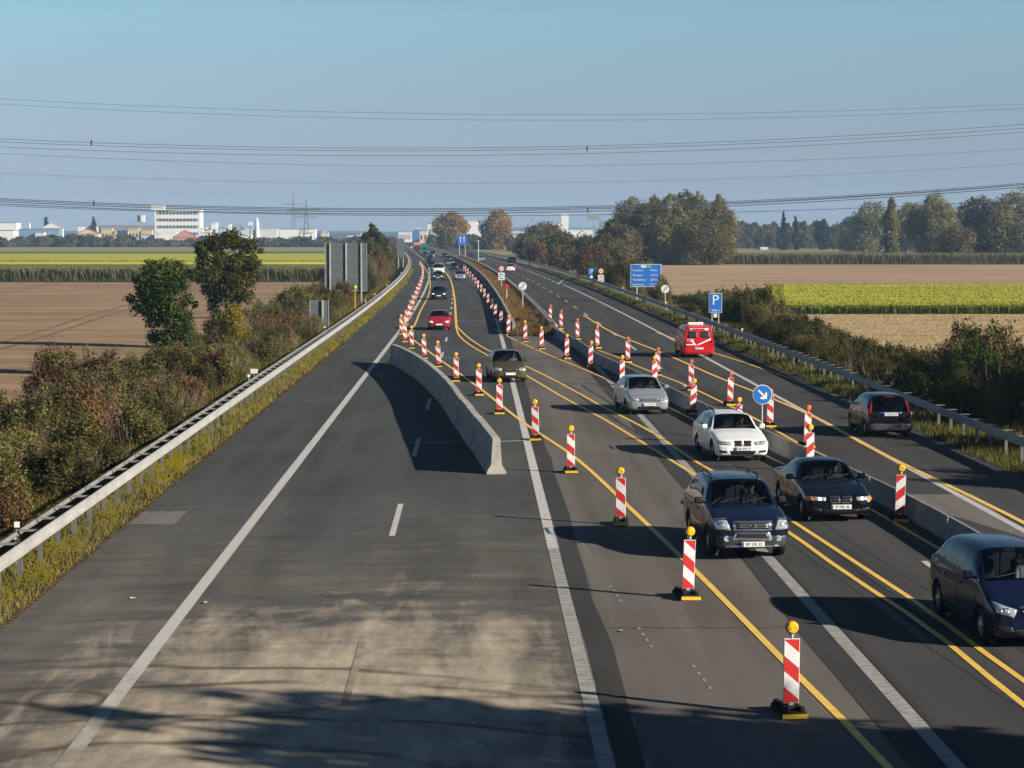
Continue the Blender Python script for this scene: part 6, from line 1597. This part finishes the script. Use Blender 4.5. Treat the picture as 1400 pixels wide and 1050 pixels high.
# pylons and cables -------------------------------------------------------
m_steel = mat('pylon steel', (0.14, 0.15, 0.16), .6, .3); m_cable = mat('cable', (0.07, 0.075, 0.08), .5, .3)
def pylon(px, y, top, label):
    s = y / F; h_ = CH + (318 - top) * s - FZ; mb = MB(); W_ = 2.6
    lv = [0, .22, .42, .60, .76, .9, 1.0]; wd = [W_, 2.0, 1.5, 1.15, .85, .55, .1]
    for a in (-1, 1):
        for b in (-1, 1): mb.tube([(a * w_, b * w_, z * h_) for z, w_ in zip(lv, wd)], .16, 4, smooth=False)
    for i in range(6):
        for b in (-1, 1):
            for a in (-1, 1): mb.tube([(a * wd[i], b * wd[i], lv[i] * h_), (-a * wd[i + 1], b * wd[i + 1], lv[i + 1] * h_)], .09, 4); mb.tube([(b * wd[i], a * wd[i], lv[i] * h_), (b * wd[i + 1], -a * wd[i + 1], lv[i + 1] * h_)], .09, 4)
    t = empty('pylon', ((px - 651) * s, y, FZ)); mb.build('mast', m_steel, t)
    for z, L in ((.60, 8.5), (.76, 11.5)):
        c = MB(); c.tube([(-L, 0, z * h_ + .2), (0, 0, z * h_ + 1.2), (L, 0, z * h_ + .2)], .14, 4); c.tube([(-L, 0, z * h_), (L, 0, z * h_)], .16, 4)
        for k in (-.9, -.5, .5, .9): c.tube([(k * L, 0, z * h_), (k * L, 0, z * h_ - 2.2)], .1, 4)
        c.build('crossarm', m_steel, t)
    tag(t, label, 'pylon')
pylon(420, 1500, 272, 'lattice pylon above the warehouses, the nearer darker one'); pylon(402, 2300, 264, 'lattice pylon above the warehouses, the farther paler one')
CB = 'power cables across the sky'
def cable(pts, y, rad, label, bundle=0.0, spacer=None):
    px = np.array([p[0] for p in pts], float); pz = np.array([p[1] for p in pts], float); c = np.polyfit(px, pz, 2)
    s = y / F; X = np.linspace(-900, 2200, 64); Z = np.polyval(c, X)
    P = [((x - 651) * s, y, CH + (318 - z) * s) for x, z in zip(X, Z)]
    mb = MB()
    for o in ([0.0] if not bundle else [-bundle, bundle]): mb.tube([(a, b, q + o) for a, b, q in P], rad, 5)
    ob = mb.build('power_cable', m_cable)
    for q in (spacer or []): z = np.polyval(c, q); MB().box(((q - 651) * s, y, CH + (318 - z) * s), (.3, .2, 1.0)).build('spacer', m_cable, ob)
    tag(ob, label, 'cable', CB)
cable([(0, 137), (357, 153), (600, 157), (900, 157), (1090, 154), (1400, 143)], 400, .03, 'faint cable, the topmost of the sky')
cable([(0, 144.6), (250, 155), (500, 164), (700, 166), (900, 165), (1114, 160), (1400, 149)], 406, .03, 'faint cable just under the topmost one')
cable([(0, 191), (150, 197), (450, 203), (600, 204), (800, 201), (950, 196), (1150, 186), (1400, 171)], 392, .042, 'cable, the upper of the close trio below the topmost pair', spacer=[130])
cable([(0, 195), (450, 207), (600, 207), (800, 204), (950, 200), (1150, 191), (1400, 176)], 396, .042, 'cable, the middle of the close trio below the topmost pair', spacer=[802])
cable([(0, 202), (220, 209), (450, 214), (600, 215), (800, 211), (950, 205), (1150, 196), (1400, 182)], 399, .042, 'cable, the lowest of the close trio below the topmost pair')
cable([(0, 211), (450, 225), (650, 229), (850, 227), (1000, 222), (1250, 212), (1400, 204)], 404, .03, 'faint cable crossing alone below the close trio')
cable([(0, 237), (250, 246), (500, 252), (650, 252), (800, 249), (1100, 239), (1400, 225)], 407, .022, 'very faint cable midway between the trio and the dark lowest cables')
cable([(0, 273), (150, 279), (350, 284), (550, 286), (750, 285), (900, 280), (1060, 274), (1250, 263), (1400, 251)], 390, .06, 'dark cable, the upper of the lowest three', .12, [132])
cable([(0, 277), (150, 284), (350, 289), (550, 291), (700, 290), (850, 287), (1000, 279), (1220, 267), (1400, 255)], 396, .075, 'dark doubled cable, the middle of the lowest three', .22, [803])
cable([(0, 281), (500, 295), (700, 296), (850, 293), (1007, 289), (1150, 285), (1400, 275)], 402, .055, 'dark cable, the lowest of all')

# small litter on the shoulders
m_lit2 = mat('pale litter', (0.4, 0.38, 0.34), .7)
for i, p in enumerate(((182, 819), (280, 825), (851, 864), (8, 842), (513, 430))):
    x, y = G(*p); t = MB().add([(-.06, -.03, .006), (.05, -.04, .01), (.06, .03, .03), (.0, .06, .01), (-.05, .03, .03)], [(0, 1, 2), (0, 2, 3), (0, 3, 4)]).build('litter', m_lit2); t.location = (x, y, .012); t.rotation_euler.z = i
    tag(t, ['scrap of pale litter left of the edge line near the bridge', 'scrap of pale litter on the left shoulder ahead of the grass', 'scrap of pale litter on the crossover asphalt between beacons', 'scrap of pale litter in the grass at the left frame edge', 'flat pale scrap far on the closed shoulder'][i], 'litter')
